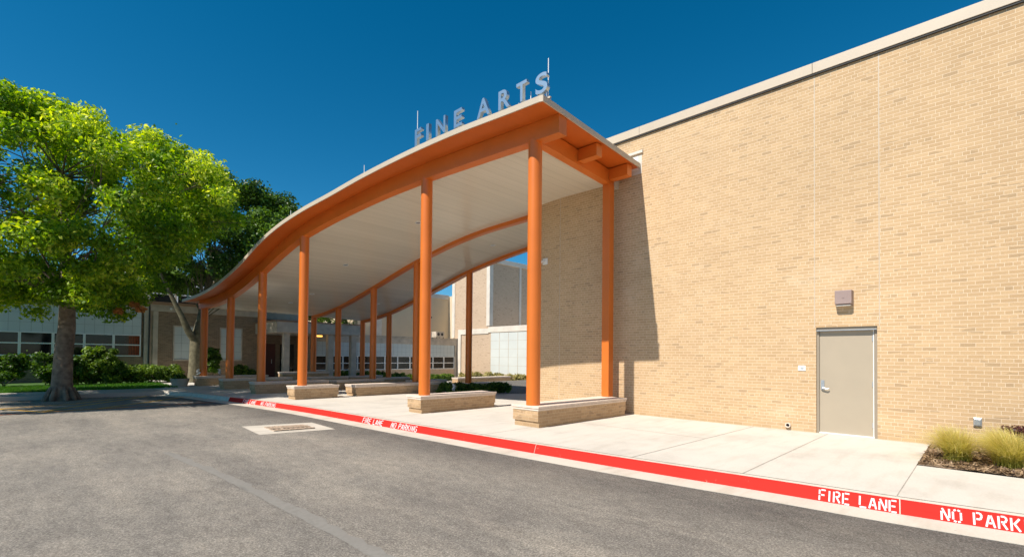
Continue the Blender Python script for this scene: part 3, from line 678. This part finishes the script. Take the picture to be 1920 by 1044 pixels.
# ------------------------------------------------------------------ brick bench planters
def planter(x0, x1, y0, y1, label, z=0., h=.46, name='brick_bench', grp='brick benches under the canopy'):
    cx, cy = (x0+x1)/2, (y0+y1)/2; t = thing(name, label, 'bench', (cx, cy, z), grp)
    a, b = (x1-x0)/2, (y1-y0)/2
    MB().box(-a+.03, a-.03, -b, b-.03, -.05 if z == 0 else -.2, .13).build('base', M['planter_brick'], t)
    MB().box(-a, a, -b-.0025, b, .131, h-.095).build('body', M['planter_brick'], t)
    MB().box(-a-.015, a+.015, -b-.018, b+.015, h-.0945, h-.056).build('lower_cap', M['cap'], t, bev=.004)
    MB().box(-a-.01, a+.01, -b-.012, b+.01, h-.0555, h-.048).build('groove', M['capgroove'], t)
    m = MB(); n = max(1, round((x1-x0)/.75))
    for i in range(n): m.box(-a-.03 + (2*a+.06)*i/n, -a-.03 + (2*a+.06)*(i+1)/n - .003, -b-.035, b+.03, h-.0475, h)
    m.build('cap', M['cap'], t, bev=.005)
    return t
planter(7.74, 11.25, 6.81, 7.56, 'nearest brick bench, reaching the brick wall, under the first round column')
planter(7.35, 10.05, 10.58, 11.2, 'brick bench under the second round front column, before the dark shrubs')
planter(6.42, 7.97, 16.58, 17.2, 'short brick bench under the third round front column')
planter(6.22, 9.1, 19.88, 20.5, 'brick bench under the fourth round front column, in dappled shade')
planter(6.02, 8.9, 23.28, 23.9, 'brick bench under the fifth round front column, in tree shade')
planter(5.74, 8.9, 26.5, 27.1, 'farthest front brick bench at the low end of the canopy')
planter(8.65, 12.8, 16.6, 17.4, 'long brick bench in the second row under the tall middle column', -.02, .44)
planter(9.6, 11.9, 20.15, 20.8, 'brick bench in the second row behind the long middle bench', -.02, .44)
planter(9.9, 11.9, 23.7, 24.3, 'brick bench in the second row, next to last before the entrance', -.02, .44)
planter(9.7, 12.2, 26.6, 27.3, 'taller brick bench below the entrance portico', -.02, .60)
for x, y, lb in ((14.43, 17, 'low brick bench under the nearest rear column, behind dark shrubs'), (14.45, 20.5, 'low brick bench under the second rear column'), (14.47, 24, 'low brick bench under the third rear column'), (14.46, 27, 'low brick bench under the last rear column')):
    planter(x-.9, x+1.2, y-.3, y+.3, lb, gz(x, y), .42)
planter(19.9, 24.8, 24.5, 25.1, 'pale sunlit stone bench beyond the canopy in the courtyard', gz(22, 24.5), .56)
# shrubs around
bush('dark_shrub', 'low dark green shrub bed behind the second brick bench, left part', 'shrub', 12.7, 16.0, -.05, .95, .5, .46, 7000, .055, M['leaf_dark'], 70, group='low dark shrubs behind the second bench')
bush('dark_shrub', 'low dark green shrub around the foot of the nearest rear column', 'shrub', 13.9, 15.95, -.1, .95, .5, .44, 7000, .055, M['leaf_dark'], 70, group='low dark shrubs behind the second bench')
bush('dark_shrub', 'low dark green shrub at the right end of the rear bed', 'shrub', 14.95, 15.5, -.1, .85, .5, .46, 6500, .055, M['leaf_dark'], 60, group='low dark shrubs behind the second bench')
def flowers(x, y, z, label, n=50, r=.07):
    t = thing('white_flowers', label, 'flowers', (x, y, z), 'small white flower clumps')
    leaves('petals', [(rng.uniform(-r, r)*.6, rng.uniform(-r, r)*.6, .12+.03*q, .055, .9) for q in range(8)], n*3, .035, M['white_flower'], t)
    m = MB()
    for k in range(5): m.tube([(0, 0, -.1), (rng.uniform(-r, r), rng.uniform(-r, r), .25)], [.006, .003], 4)
    m.build('stems', M['bark_dark'], t)
flowers(12.15, 15.2, .06, 'clump of white flowers at the left edge of the dark shrub bed', 40, .07)
flowers(5.85, 26.7, .44, 'white flowers left of the farthest front column')
flowers(6.75, 26.75, .44, 'white flowers right of the farthest front column')
gs = [(15.4, 31.4, .9, .6), (16.8, 31.6, .9, .6), (18.2, 31.6, .9, .7), (19.8, 31.7, 1.0, .6), (21.4, 31.8, .9, .55), (23.2, 31.9, 1.0, .55), (24.9, 32.0, .9, .6)]
nm = ['first', 'second', 'third', 'fourth', 'fifth', 'sixth', 'seventh']
for i, (x, y, r, h) in enumerate(gs):
    bush('green_shrub', f'green shrub along the courtyard windows, {nm[i]} from the portico', 'shrub', x, y, gz(x, y), r*1.1, .6, h, 3200, .075, M['leaf_hedge'], 40, 'shrubs along the courtyard windows')
for i, (x, y) in enumerate(((26.6, 31.6), (26.4, 30.2), (26.3, 28.8), (26.2, 27.4), (26.1, 26.0), (26.0, 24.6))):
    bush('olive_shrub', f'dry olive shrub by the white panelled wall, {nm[i]} from the inner corner', 'shrub', x, y, gz(x, y), .75, .8, .85, 2400, .09, M['leaf_olive'], 16, 'dry shrubs by the white panelled wall')
# white bollard, lamp post
t = thing('lamp_post', 'thin dark lamp post with white base in the courtyard', 'lamp post', (16.6, 24.3, gz(16.6, 24.3)))
MB().tube([(0, 0, .55), (0, 0, 4.0)], [.05, .04], 10).build('pole', M['dark'], t); MB().tube([(0, 0, 0), (0, 0, .6)], .17, 16).build('base', M['white'], t)
m = MB().tube([(0, 0, 3.9), (.1, -.1, 4.1), (.45, -.45, 4.1)], .03, 8).box(.3, .6, -.6, -.3, 4.02, 4.1); m.build('lamp_arm', M['dark'], t)

# ------------------------------------------------------------------ school building behind
YB = 34.0
sb = thing('school_wing', 'long low brick school wing with white panels, windows and concrete band', 'building', (5, YB, 0))
def sbl(mb, name, mat, parent=None, **k):
    if parent: return mb.build(name, mat, parent, **k)
    return mb.build(name, mat, sb, loc=(-5, -YB, 0), **k)
m = MB().box(-30, 4.74, YB, YB+10, -.1, 1.30); m.box(-30, 4.74, YB+.12, YB+10, 1.30, 3.95)
m.box(5.42, 6.12, YB, YB+10, -.1, 3.95).box(7.42, 8.55, YB, YB+10, -.1, 3.95).box(9.86, 10.95, YB, YB+10, -.1, 3.95)
for a, b in ((6.12, 7.42), (8.55, 9.86)): m.box(a, b, YB, YB+10, -.1, 1.10); m.box(a, b, YB, YB+10, 3.18, 3.95); m.box(a, b, YB+.1, YB+10, 1.10, 3.18)
m.box(10.95, 14.2, YB+1.2, YB+10, -.6, 3.95)
sbl(m, 'wall', M['dark_brick'])
m = MB().box(-30, 10.97, YB-.05, YB+10, 3.952, 4.42).box(10.97, 14.2, YB+1.1, YB+10, 3.952, 4.42); m.box(4.76, 5.02, YB-.03, YB+.2, -.1, 3.95).box(5.16, 5.41, YB-.03, YB+.2, -.1, 3.95).box(5.02, 5.16, YB+.05, YB+.2, -.1, 3.95)
sbl(m, 'parapet', M['concrete'], bev=.01)
sbl(MB().box(-30, 11.0, YB-.12, YB-.052, 4.34, 4.50), 'parapet_edge', M['capgroove'])
MU = [4.63 - 1.2*i for i in range(12)]
def wbank(parent, bl, xr, xl, z0, zm, z1, zp, y, pm):
    """one window bay with two panes and a panelled spandrel above"""
    w = MB(); F = .05
    w.box(xl, xr, y, y+.1, z0-.06, z0).box(xl, xr, y, y+.1, zm-.03, zm+.03).box(xl, xr, y, y+.1, z1, z1+.05)
    w.box(xl, xl+F, y+.002, y+.098, z0, z1).box(xr-F, xr, y+.002, y+.098, z0, z1)
    wo = bl(w, 'window', M['white'])
    g = MB().box(xl+F, xr-F, y+.06, y+.075, z0, z1); g.build('pane', M['glass'], wo)
    p = MB().box(xl, xr, y+.03, y+.08, z1+.052, zp); po = p.build('spandrel_panel', pm, wo)
    l = MB(); k = 3
    for i in range(k): l.box(xl+(xr-xl)*i/k-.006, xl+(xr-xl)*i/k+.006, y+.0255, y+.0295, z1+.06, zp)
    for q in (1, 2): l.box(xl, xr, y+.0245, y+.029, z1+.05+(zp-z1)*q/3*1.0-.005, z1+.05+(zp-z1)*q/3+.005)
    l.build('panel_joints', M['line'], wo)
    return wo
for a in MU: 
    wo = wbank(sb, sbl, a, a-1.195, 1.40, 1.98, 2.50, 3.95, YB-.02, M['panel'])
cu = MB(); 
for i in range(7): cu.tube([(4.12+i*.07, YB+.03, 1.42), (4.12+i*.07, YB+.035, 2.48)], .02, 6)
sbl(cu, 'curtain', M['curtain'])
for a, b in ((6.14, 7.40), (8.57, 9.84)):
    w = MB().box(a, b, YB+.0, YB+.09, 1.10, 1.18).box(a, b, YB, YB+.09, 3.10, 3.18).box(a, a+.06, YB+.002, YB+.09, 1.18, 3.10).box(b-.06, b, YB+.002, YB+.09, 1.18, 3.10)
    wo = sbl(w, 'window', M['concrete']); MB().box(a+.06, b-.06, YB+.05, YB+.08, 1.18, 3.10).build('infill_panel', M['panel'], wo)
    l = MB()
    for i in (1, 2): l.box(a+(b-a)*i/3-.006, a+(b-a)*i/3+.006, YB+.045, YB+.049, 1.18, 3.10)
    for i in (1, 2, 3): l.box(a+.06, b-.06, YB+.043, YB+.0485, 1.18+.48*i-.006, 1.18+.48*i+.006)
    l.build('panel_joints', M['line'], wo)
m = MB().tube([(4.99, YB-.08, 0), (4.99, YB-.08, 3.9), (4.99, YB+.02, 4.6)], .04, 8); sbl(m, 'downpipe', M['dark'])
m = MB().box(11.35, 12.25, YB+1.12, YB+1.19, -.1, 2.25); d_ = sbl(m, 'door', M['red_door']); MB().box(11.98, 12.02, YB+1.07, YB+1.118, .9, 1.2).build('handle', M['grey_metal'], d_)
m = MB().box(12.6, 13.5, YB+1.12, YB+1.19, -.1, 2.25); d_ = sbl(m, 'door', M['glass']); MB().box(12.66, 12.7, YB+1.07, YB+1.118, .9, 1.2).build('handle', M['grey_metal'], d_)
m = MB().tube([(6.0, YB-.0, 4.15), (6.0, YB-.12, 4.12)], .06, 10); sbl(m, 'flood_lamp', M['white'])
# portico
pt = thing('entrance_portico', 'concrete flat roofed portico on square pillars before the school doors', 'portico', (13.3, 31, 0))
def ptl(mb, name, mat, **k): return mb.build(name, mat, pt, loc=(-13.3, -31, 0), **k)
ptl(MB().box(10.6, 16.0, 30.2, 35.1, 2.86, 3.52), 'roof_slab', M['concrete'], bev=.01)
ptl(MB().box(10.55, 16.05, 30.15, 35.1, 3.525, 3.60), 'roof_edge', M['capgroove'])
for x in (11.08, 13.85, 15.45):
    w = .34 if x < 12 else .36
    ptl(MB().box(x, x+w, 30.35, 30.35+w, -.3, 2.858), 'pillar', M['concrete'])
t = thing('portico_lamp', 'small glowing yellow lamp under the portico ceiling', 'ceiling lamp', (13.45, 30.9, 2.86))
lm, N_, L_, B_ = new_mat('lit lamp glass'); B_.inputs['Emission Color'].default_value = (1, .5, .1, 1); B_.inputs['Emission Strength'].default_value = 1.6; B_.inputs['Base Color'].default_value = (.8, .5, .2, 1)
MB().box(-.2, .2, -.1, .1, -.16, -.06).build('diffuser', lm, t); MB().box(-.22, .22, -.12, .12, -.058, -.002).build('housing', M['dark'], t)

# courtyard wing
cw = thing('courtyard_wing', 'low school wing across the courtyard with a row of windows under panels', 'building', (18, YB, 0))
def cwl(mb, name, mat, parent=None, **k): return mb.build(name, mat, cw, loc=(-18, -YB, 0), **k)
cwl(MB().box(14.22, 27.2, YB+.02, YB+6, -1., .44).box(14.22, 27.2, YB+.14, YB+6, .44, 2.5), 'wall', M['old_brick'])
cwl(MB().box(14.22, 27.6, YB-.03, YB+6, 2.50, 3.02).box(27.2, 27.6, YB-.02, YB+6, -1., 2.5), 'parapet', M['concrete'], bev=.01)
cwl(MB().box(14.22, 27.6, YB-.09, YB+6, 3.022, 3.10), 'parapet_edge', M['concrete'])
for i in range(11):
    xr = 27.18 - i*1.17; wbank(cw, cwl, xr, xr-1.165, .46, .93, 1.44, 2.5, YB, M['panel'])
m = MB().tube([(17.95, YB-.25, -.3), (17.95, YB-.25, 2.9), (17.95, YB, 3.0)], .055, 10); cwl(m, 'downpipe', M['grey_metal'])
t = thing('rooftop_ac_unit', 'grey air conditioning unit on the courtyard wing roof corner', 'air conditioner', (26.3, 35.3, 3.1))
MB().box(-.45, .45, -.35, .35, .12, .62).build('casing', M['concrete'], t, bev=.01)
m = MB().box(-.40, -.34, -.33, -.27, 0, .12).box(.34, .40, -.33, -.27, 0, .12).box(-.4, -.34, .27, .33, 0, .12).box(.34, .4, .27, .33, 0, .12); m.build('feet', M['dark'], t)
m = MB()
for i in range(2): m.tube([(-.2+.4*i, -.352, .38), (-.2+.4*i, -.36, .38)], .14, 14)
m.build('fan_guard', M['dark'], t)

# tower and its low front block
LX = 27.64
tw = thing('brick_tower', 'tall pale brick block with concrete corner strips behind the courtyard', 'building', (LX, 30, 0))
def twl(mb, name, mat, **k): return mb.build(name, mat, tw, loc=(-LX, -30, 0), **k)
twl(MB().box(LX, LX+14, 29.9, 34.75, -1, 9.55), 'wall', M['old_brick'])
m = MB().box(LX-.06, LX+.35, 29.84, 30.25, 4.12, 9.55).box(LX-.05, LX+.3, 34.55, 34.95, 3.2, 9.55).box(LX+3.6, LX+3.85, 29.84, 29.9, 4.1, 9.55)
m.box(LX-.07, LX+14, 29.82, 34.9, 9.552, 9.95); twl(m, 'concrete_strips', M['concrete_light'], bev=.01)
lb = thing('panelled_block', 'single storey brick block with pale concrete frame and white panel wall', 'building', (LX, 28, 0))
def lbl(mb, name, mat, **k): return mb.build(name, mat, lb, loc=(-LX, -28, 0), **k)
XL = LX-.15
lbl(MB().box(XL, LX+14, 18, 29.82, -1.2, 3.55).box(XL, LX-.002, 29.82, 33.4, -1.2, 3.45), 'wall', M['old_brick'])
lbl(MB().box(XL-.06, LX+14, 18, 29.815, 3.551, 4.02).box(XL-.06, LX-.065, 29.815, 33.85, 3.45, 3.9).box(XL-.055, LX-.07, 33.45, 33.85, -1.2, 3.449), 'concrete_frame', M['concrete_light'], bev=.01)
p = lbl(MB().box(XL-.05, XL-.003, 20.2, 29.5, .12, 3.5), 'panel_wall', M['bright_panel'])
m = MB()
for i in range(9): m.box(XL-.056, XL-.051, 29.5-i*1.05-.022, 29.5-i*1.05+.022, .12, 3.5)
for i in range(1, 5): m.box(XL-.0545, XL-.0505, 20.2, 29.5, .12+i*.68-.008, .12+i*.68+.008)
m.box(XL-.09, XL-.051, 20.2, 29.55, .03, .119); m.build('panel_joints', M['concrete'], p)
# beige hall behind
bh = thing('beige_hall', 'tall plain beige stucco hall with concrete pilaster behind the courtyard wing', 'building', (34, 44, 0))
def bhl(mb, name, mat, **k): return mb.build(name, mat, bh, loc=(-34, -44, 0), **k)
bhl(MB().box(23.0, 34.3, 44, 60, -1.6, 8.0).box(34.3, 46, 41.5, 60, -1.6, 8.4), 'wall', M['stucco'])
bhl(MB().box(22.9, 34.2, 43.9, 44.3, 8.002, 8.5).box(34.2, 46, 41.4, 41.8, 8.402, 8.9).box(24.3, 25.5, 43.7, 43.998, -1.6, 8.0), 'concrete_trim', M['concrete_light'], bev=.01)
# upper clerestory building left, seen through the trees
ub = thing('clerestory_building', 'pale upper storey with white framed windows above the low wing', 'building', (6, 44, 0))
def ubl(mb, name, mat, **k): return mb.build(name, mat, ub, loc=(-6, -44, 0), **k)
ubl(MB().box(-2, 5.2, 44.6, 58, -1, 6.5).box(5.2, 13, 44, 58, -1, 7.3), 'wall', M['stucco'])
ubl(MB().box(-2.1, 5.19, 44.4, 58, 6.502, 6.75).box(5.1, 13.1, 43.8, 58, 7.302, 7.6), 'roof_edge', M['white'])
for i in range(4):
    x = 6.4+i*1.7; w = MB().box(x, x+1.6, 43.92, 43.998, 5.2, 5.3).box(x, x+1.6, 43.92, 43.998, 6.7, 6.8).box(x, x+.09, 43.925, 43.996, 5.3, 6.7).box(x+1.51, x+1.6, 43.925, 43.996, 5.3, 6.7).box(x+.09, x+1.51, 43.925, 43.996, 5.95, 6.03)
    wo = ubl(w, 'window', M['white']); MB().box(x+.09, x+1.51, 43.96, 43.99, 5.3, 6.7).build('pane', M['glass'], wo)
for i in range(2):
    x = 2.2+i*1.3; w = MB().box(x, x+1.2, 44.52, 44.598, 5.2, 5.28).box(x, x+1.2, 44.52, 44.598, 6.2, 6.28).box(x, x+.08, 44.525, 44.596, 5.28, 6.2).box(x+1.12, x+1.2, 44.525, 44.596, 5.28, 6.2)
    wo = ubl(w, 'window', M['white']); MB().box(x+.08, x+1.12, 44.56, 44.59, 5.28, 6.2).build('pane', M['glass'], wo)

# ------------------------------------------------------------------ trees
def make_tree(name, label, base, trunk_pts, trunk_r, crown_c, rad3, nclump, nleaf, size, mat, bark, rcl=(.5, 1.0), tint=(.2, .9), limbs=46, low=-.75, group=None, shape=None, roots=False, inner=0., extra=(), drape=False):
    t = thing(name, label, 'tree', base, group); B0 = Vector(base)
    cl = []; tries = 0
    while len(cl) < nclump and tries < 40000:
        tries += 1
        d = Vector((rng.gauss(0, 1), rng.gauss(0, 1), rng.gauss(0, 1))).normalized(); q = rng.uniform(.55, 1.)**.6 if rng.random() > inner else rng.uniform(.2, .8)
        if d.z < low: continue
        k = 1.0 if shape is None else shape(d)
        if drape: k *= 1 - .75*max(0., d.dot(rt))*max(0., -d.z)**.5
        p = Vector((crown_c[0] + d.x*rad3[0]*q*k, crown_c[1] + d.y*rad3[1]*q*k, crown_c[2] + d.z*rad3[2]*q*k)) - B0
        cl.append((p.x, p.y, p.z, rng.uniform(*rcl), rng.uniform(*tint)))
    cl += [(e[0]-base[0], e[1]-base[1], e[2]-base[2], e[3], e[4]) for e in extra]
    leaves('crown', cl, nleaf, size, mat, t)
    m = MB(); tp = [Vector(p)-B0 for p in trunk_pts]; m.tube(tp, trunk_r, 20)
    if roots:
        for k in range(9):
            a = k*6.283/9 + rng.uniform(-.2, .2); r0 = trunk_r[0]
            m.tube([(math.cos(a)*r0*.75, math.sin(a)*r0*.75, .45), (math.cos(a)*r0*1.05, math.sin(a)*r0*1.05, .14), (math.cos(a)*r0*1.35, math.sin(a)*r0*1.35, -.05)], [.06, .09, .04], 7)
    top = tp[-1]
    tops = tp[(len(tp)*5)//9:]
    for i in range(limbs):
        c = Vector(cl[(i*7) % len(cl)][:3]); s = tops[rng.randrange(len(tops))] + Vector((0, 0, rng.uniform(0, .3)))
        if (c-s).length < .8: continue
        mid1 = s.lerp(c, .33) + Vector((rng.uniform(-.3, .3), rng.uniform(-.3, .3), rng.uniform(.1, .6))); mid2 = s.lerp(c, .68) + Vector((rng.uniform(-.3, .3), rng.uniform(-.3, .3), rng.uniform(0, .5)))
        r0 = trunk_r[-1]*rng.uniform(.22, .42)
        m.tube([s, mid1, mid2, c], [r0, r0*.6, r0*.35, .012], 7, cap=False)
        for _ in range(3):
            e = c + Vector((rng.uniform(-1, 1), rng.uniform(-1, 1), rng.uniform(-.5, .7)))*.6
            m.tube([mid2, mid2.lerp(e, .55) + Vector((0, 0, .12)), e], [r0*.25, r0*.16, .006], 5, cap=False)
    m.build('trunk', bark, t, smooth=True)
    return t, cl
def maple_clumps():
    T0 = Vector((.95, 23.0, 0)); D_ = Vector((.041, .999, 0)); E_ = Vector((.999, -.041, 0))
    S_ = [-6.2, -4.6, -3.0, -1.46, -.24, 1.2, 2.0, 2.8, 3.67, 4.1, 4.6, 5.3]
    ZX = [6.4, 8.8, 10.0, 10.3, 10.2, 10.4, 10.05, 9.9, 9.5, 8.9, 7.9, 7.2]
    SN = [-6.2, -4.6, -3, -1, 1.0, 2.1, 2.65, 3.3, 4.6, 5.4]; ZN = [5.0, 3.8, 2.8, 2.8, 3.0, 2.9, 4.5, 5.4, 6.2, 6.8]
    out = []; k = 0
    while len(out) < 540 and k < 60000:
        k += 1
        s_, t_, z_ = rng.uniform(-6.2, 5.2), rng.uniform(-4.6, 4.6), rng.uniform(2.6, 10.5)
        f = max(0., 1-(t_/5.0)**2)**.5; wob = .35*math.sin(s_*2.7+t_)+.25*math.sin(t_*3.1+s_*1.3)
        hi = 6.3 + (interp(s_, S_, ZX)-6.3)*f if interp(s_, S_, ZX) > 7.2 else interp(s_, S_, ZX); lo = interp(s_, SN, ZN) + (1-f)*2.0 + wob
        r = rng.uniform(.32, .80)
        if z_ + r*.7 > hi or z_ - r*.7 < lo: continue
        edge = min(hi-z_-r*.7, z_-r*.7-lo, (f*5.0)*.35)
        if edge > .75 and rng.random() > .14: continue
        # a few gaps between the limbs
        if math.sin(s_*2.1+1.0)*math.sin(z_*1.7+t_*.9) > .55: continue
        p = T0 + E_*s_ + D_*t_; hgt = (z_-2.6)/8
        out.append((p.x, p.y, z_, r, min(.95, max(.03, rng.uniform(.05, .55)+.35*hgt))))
    return out
MC = maple_clumps()
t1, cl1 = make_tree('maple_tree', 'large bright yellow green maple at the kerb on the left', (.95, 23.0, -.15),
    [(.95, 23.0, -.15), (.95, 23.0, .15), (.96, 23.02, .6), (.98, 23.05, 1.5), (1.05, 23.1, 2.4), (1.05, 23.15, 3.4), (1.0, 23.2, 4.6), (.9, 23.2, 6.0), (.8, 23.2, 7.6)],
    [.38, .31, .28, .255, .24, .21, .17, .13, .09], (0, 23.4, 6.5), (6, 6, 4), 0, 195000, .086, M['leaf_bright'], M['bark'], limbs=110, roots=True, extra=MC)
m = leaves('withered_leaves', [(1.85, -2.2, 3.2, .16, .5), (1.7, -2.0, 3.35, .13, .6), (1.3, -1.9, 3.1, .15, .6)], 260, .09, M['leaf_rust'], t1)
t2, cl2 = make_tree('shade_tree', 'dark green forked tree at the low far end of the canopy', (6.45, 30.2, -.05),
    [(6.45, 30.2, -.05), (6.45, 30.2, .6), (6.45, 30.2, 1.5), (6.5, 30.25, 2.3), (6.75, 30.4, 3.3), (6.95, 30.6, 4.4), (7.2, 30.8, 5.8), (7.5, 31, 7.2)],
    [.36, .30, .27, .29, .24, .2, .15, .1], (8.3, 31.2, 7.7), (4.7, 4.2, 3.9), 230, 70000, .12, M['leaf_dark'], M['bark_dark'], (.5, .95), (.25, .95), 60, -.75)
m = MB().tube([(0, 0, 2.25), (-.35, -.1, 2.75), (-.65, -.1, 3.5), (-1.1, .1, 4.6), (-1.6, .2, 5.8)], [.2, .17, .14, .1, .05], 12); m.build('limb', M['bark_dark'], t2, smooth=True)
make_tree('background_tree', 'leafy tree seen beyond the portico roof under the canopy', (21.5, 47, -1),
    [(21.5, 47, -1), (21.5, 47, 3), (21.5, 47, 5)], [.3, .25, .2], (21.0, 46.5, 5.5), (4.6, 3, 2.6), 60, 12000, .2, M['leaf_hedge'], M['bark'], (.6, 1.1), (.3, 1), 14)
make_tree('background_tree', 'leafy tree behind the school doors, just over the low roof', (13, 50, -1),
    [(13, 50, -1), (13, 50, 3), (13, 50, 5)], [.3, .25, .2], (14.5, 49.5, 5.2), (4.6, 3, 3.0), 60, 12000, .2, M['leaf_hedge'], M['bark'], (.6, 1.1), (.3, 1), 14)

# hedge and shrubs by the left wing
hb = thing('hedge', 'clipped green hedge along the shaded school wing', 'hedge', (3.5, 31, 0))
cl = []
for i in range(190):
    x = rng.uniform(-2.6, 2.4); cl.append((x, rng.uniform(-.5, .5), rng.uniform(.15, .78 if x > 0 else .95), rng.uniform(.22, .34), .3+.6*rng.random()))
leaves('foliage', cl, 34000, .065, M['leaf_hedge'], hb)
m = MB()
for i in range(12): m.tube([(-1.5+i*.34, 0, 0), (-1.5+i*.34+rng.uniform(-.1, .1), rng.uniform(-.2, .2), .6)], [.02, .01], 5)
m.build('stems', M['bark_dark'], hb)
bush('tall_shrub', 'tall pale tipped shrub rising out of the hedge before the windows', 'shrub', 2.75, 30.9, 0, 1.0, .7, 1.95, 9000, .08, M['leaf_hedge'], 40, 'taller shrubs by the shaded wing', (.45, 1.))
bush('tall_shrub', 'dark shrub directly behind the maple trunk', 'shrub', 1.2, 30.6, 0, 1.2, .8, 1.6, 9000, .08, M['leaf_dark'], 40, 'taller shrubs by the shaded wing')
bush('tall_shrub', 'dark thin shrub left of the maple trunk', 'shrub', -.6, 31.0, 0, 1.0, .8, 1.5, 5000, .08, M['leaf_dark'], 34, 'taller shrubs by the shaded wing')
bush('tall_shrub', 'narrow dark shrub between the two farthest front columns', 'shrub', 7.6, 31.6, 0, .55, .5, 2.1, 7000, .07, M['leaf_dark'], 60, 'taller shrubs by the shaded wing')
bush('tall_shrub', 'low green shrub at the foot of the brown brick wall behind columns', 'shrub', 9.3, 32.0, 0, 1.0, .6, .9, 4000, .08, M['leaf_hedge'], 24, 'taller shrubs by the shaded wing')
t = thing('flower_tub', 'low round concrete tub with plants beside the far bench', 'planter pot', (5.15, 26.9, 0))
k = 20; m = MB(); m.sweep([[(math.cos(6.283*j/k)*r, math.sin(6.283*j/k)*r, z) for j in range(k)] for r, z in ((.30, 0), (.38, .32), (.40, .36), (.34, .36), (.32, .28))], caps=False); m.build('tub', M['concrete'], t, smooth=True)
leaves('plants', [(rng.uniform(-.1, .1), rng.uniform(-.1, .1), .38, .22, .4) for _ in range(4)], 900, .07, M['leaf_hedge'], t)
# lawn blades
nB = 26000; P = np.stack([nr.uniform(-6, 4.95, nB), nr.uniform(25.95, 30.5, nB), np.full(nB, -.012)], 1); h = nr.uniform(.03, .09, nB)
an = nr.uniform(0, 6.28, nB); s = np.stack([np.cos(an), np.sin(an), 0*an], 1)*.008; tp = P + np.stack([nr.normal(size=nB)*.02, nr.normal(size=nB)*.02, h], 1)
V = np.stack([P-s, P+s, tp+s*.3, tp-s*.3], 1).reshape(-1, 3)
stuff(raw_quads('grass', V, nr.random(nB), M['lawn_blade']), 'short green lawn grass between sidewalk and hedge', 'grass')
# fallen leaf litter and soil in the tree shade along the old kerb
nL = 900; P = np.stack([nr.uniform(-4, 4, nL), 23.55-np.abs(nr.normal(size=nL))*.22, np.full(nL, -.142)], 1)
a = nr.normal(size=(nL, 3)); a[:, 2] *= .2; a /= np.linalg.norm(a, axis=1, keepdims=True); b = np.cross(a, np.array([0, 0, 1.])); w = nr.uniform(.015, .04, (nL, 1))
V = np.stack([P-a*w, P+b*w*.6, P+a*w, P-b*w*.6], 1).reshape(-1, 3)
stuff(raw_quads('leaf_litter', V, nr.random(nL), M['chips']), 'dry brown leaves gathered along the old kerb', 'leaf litter')
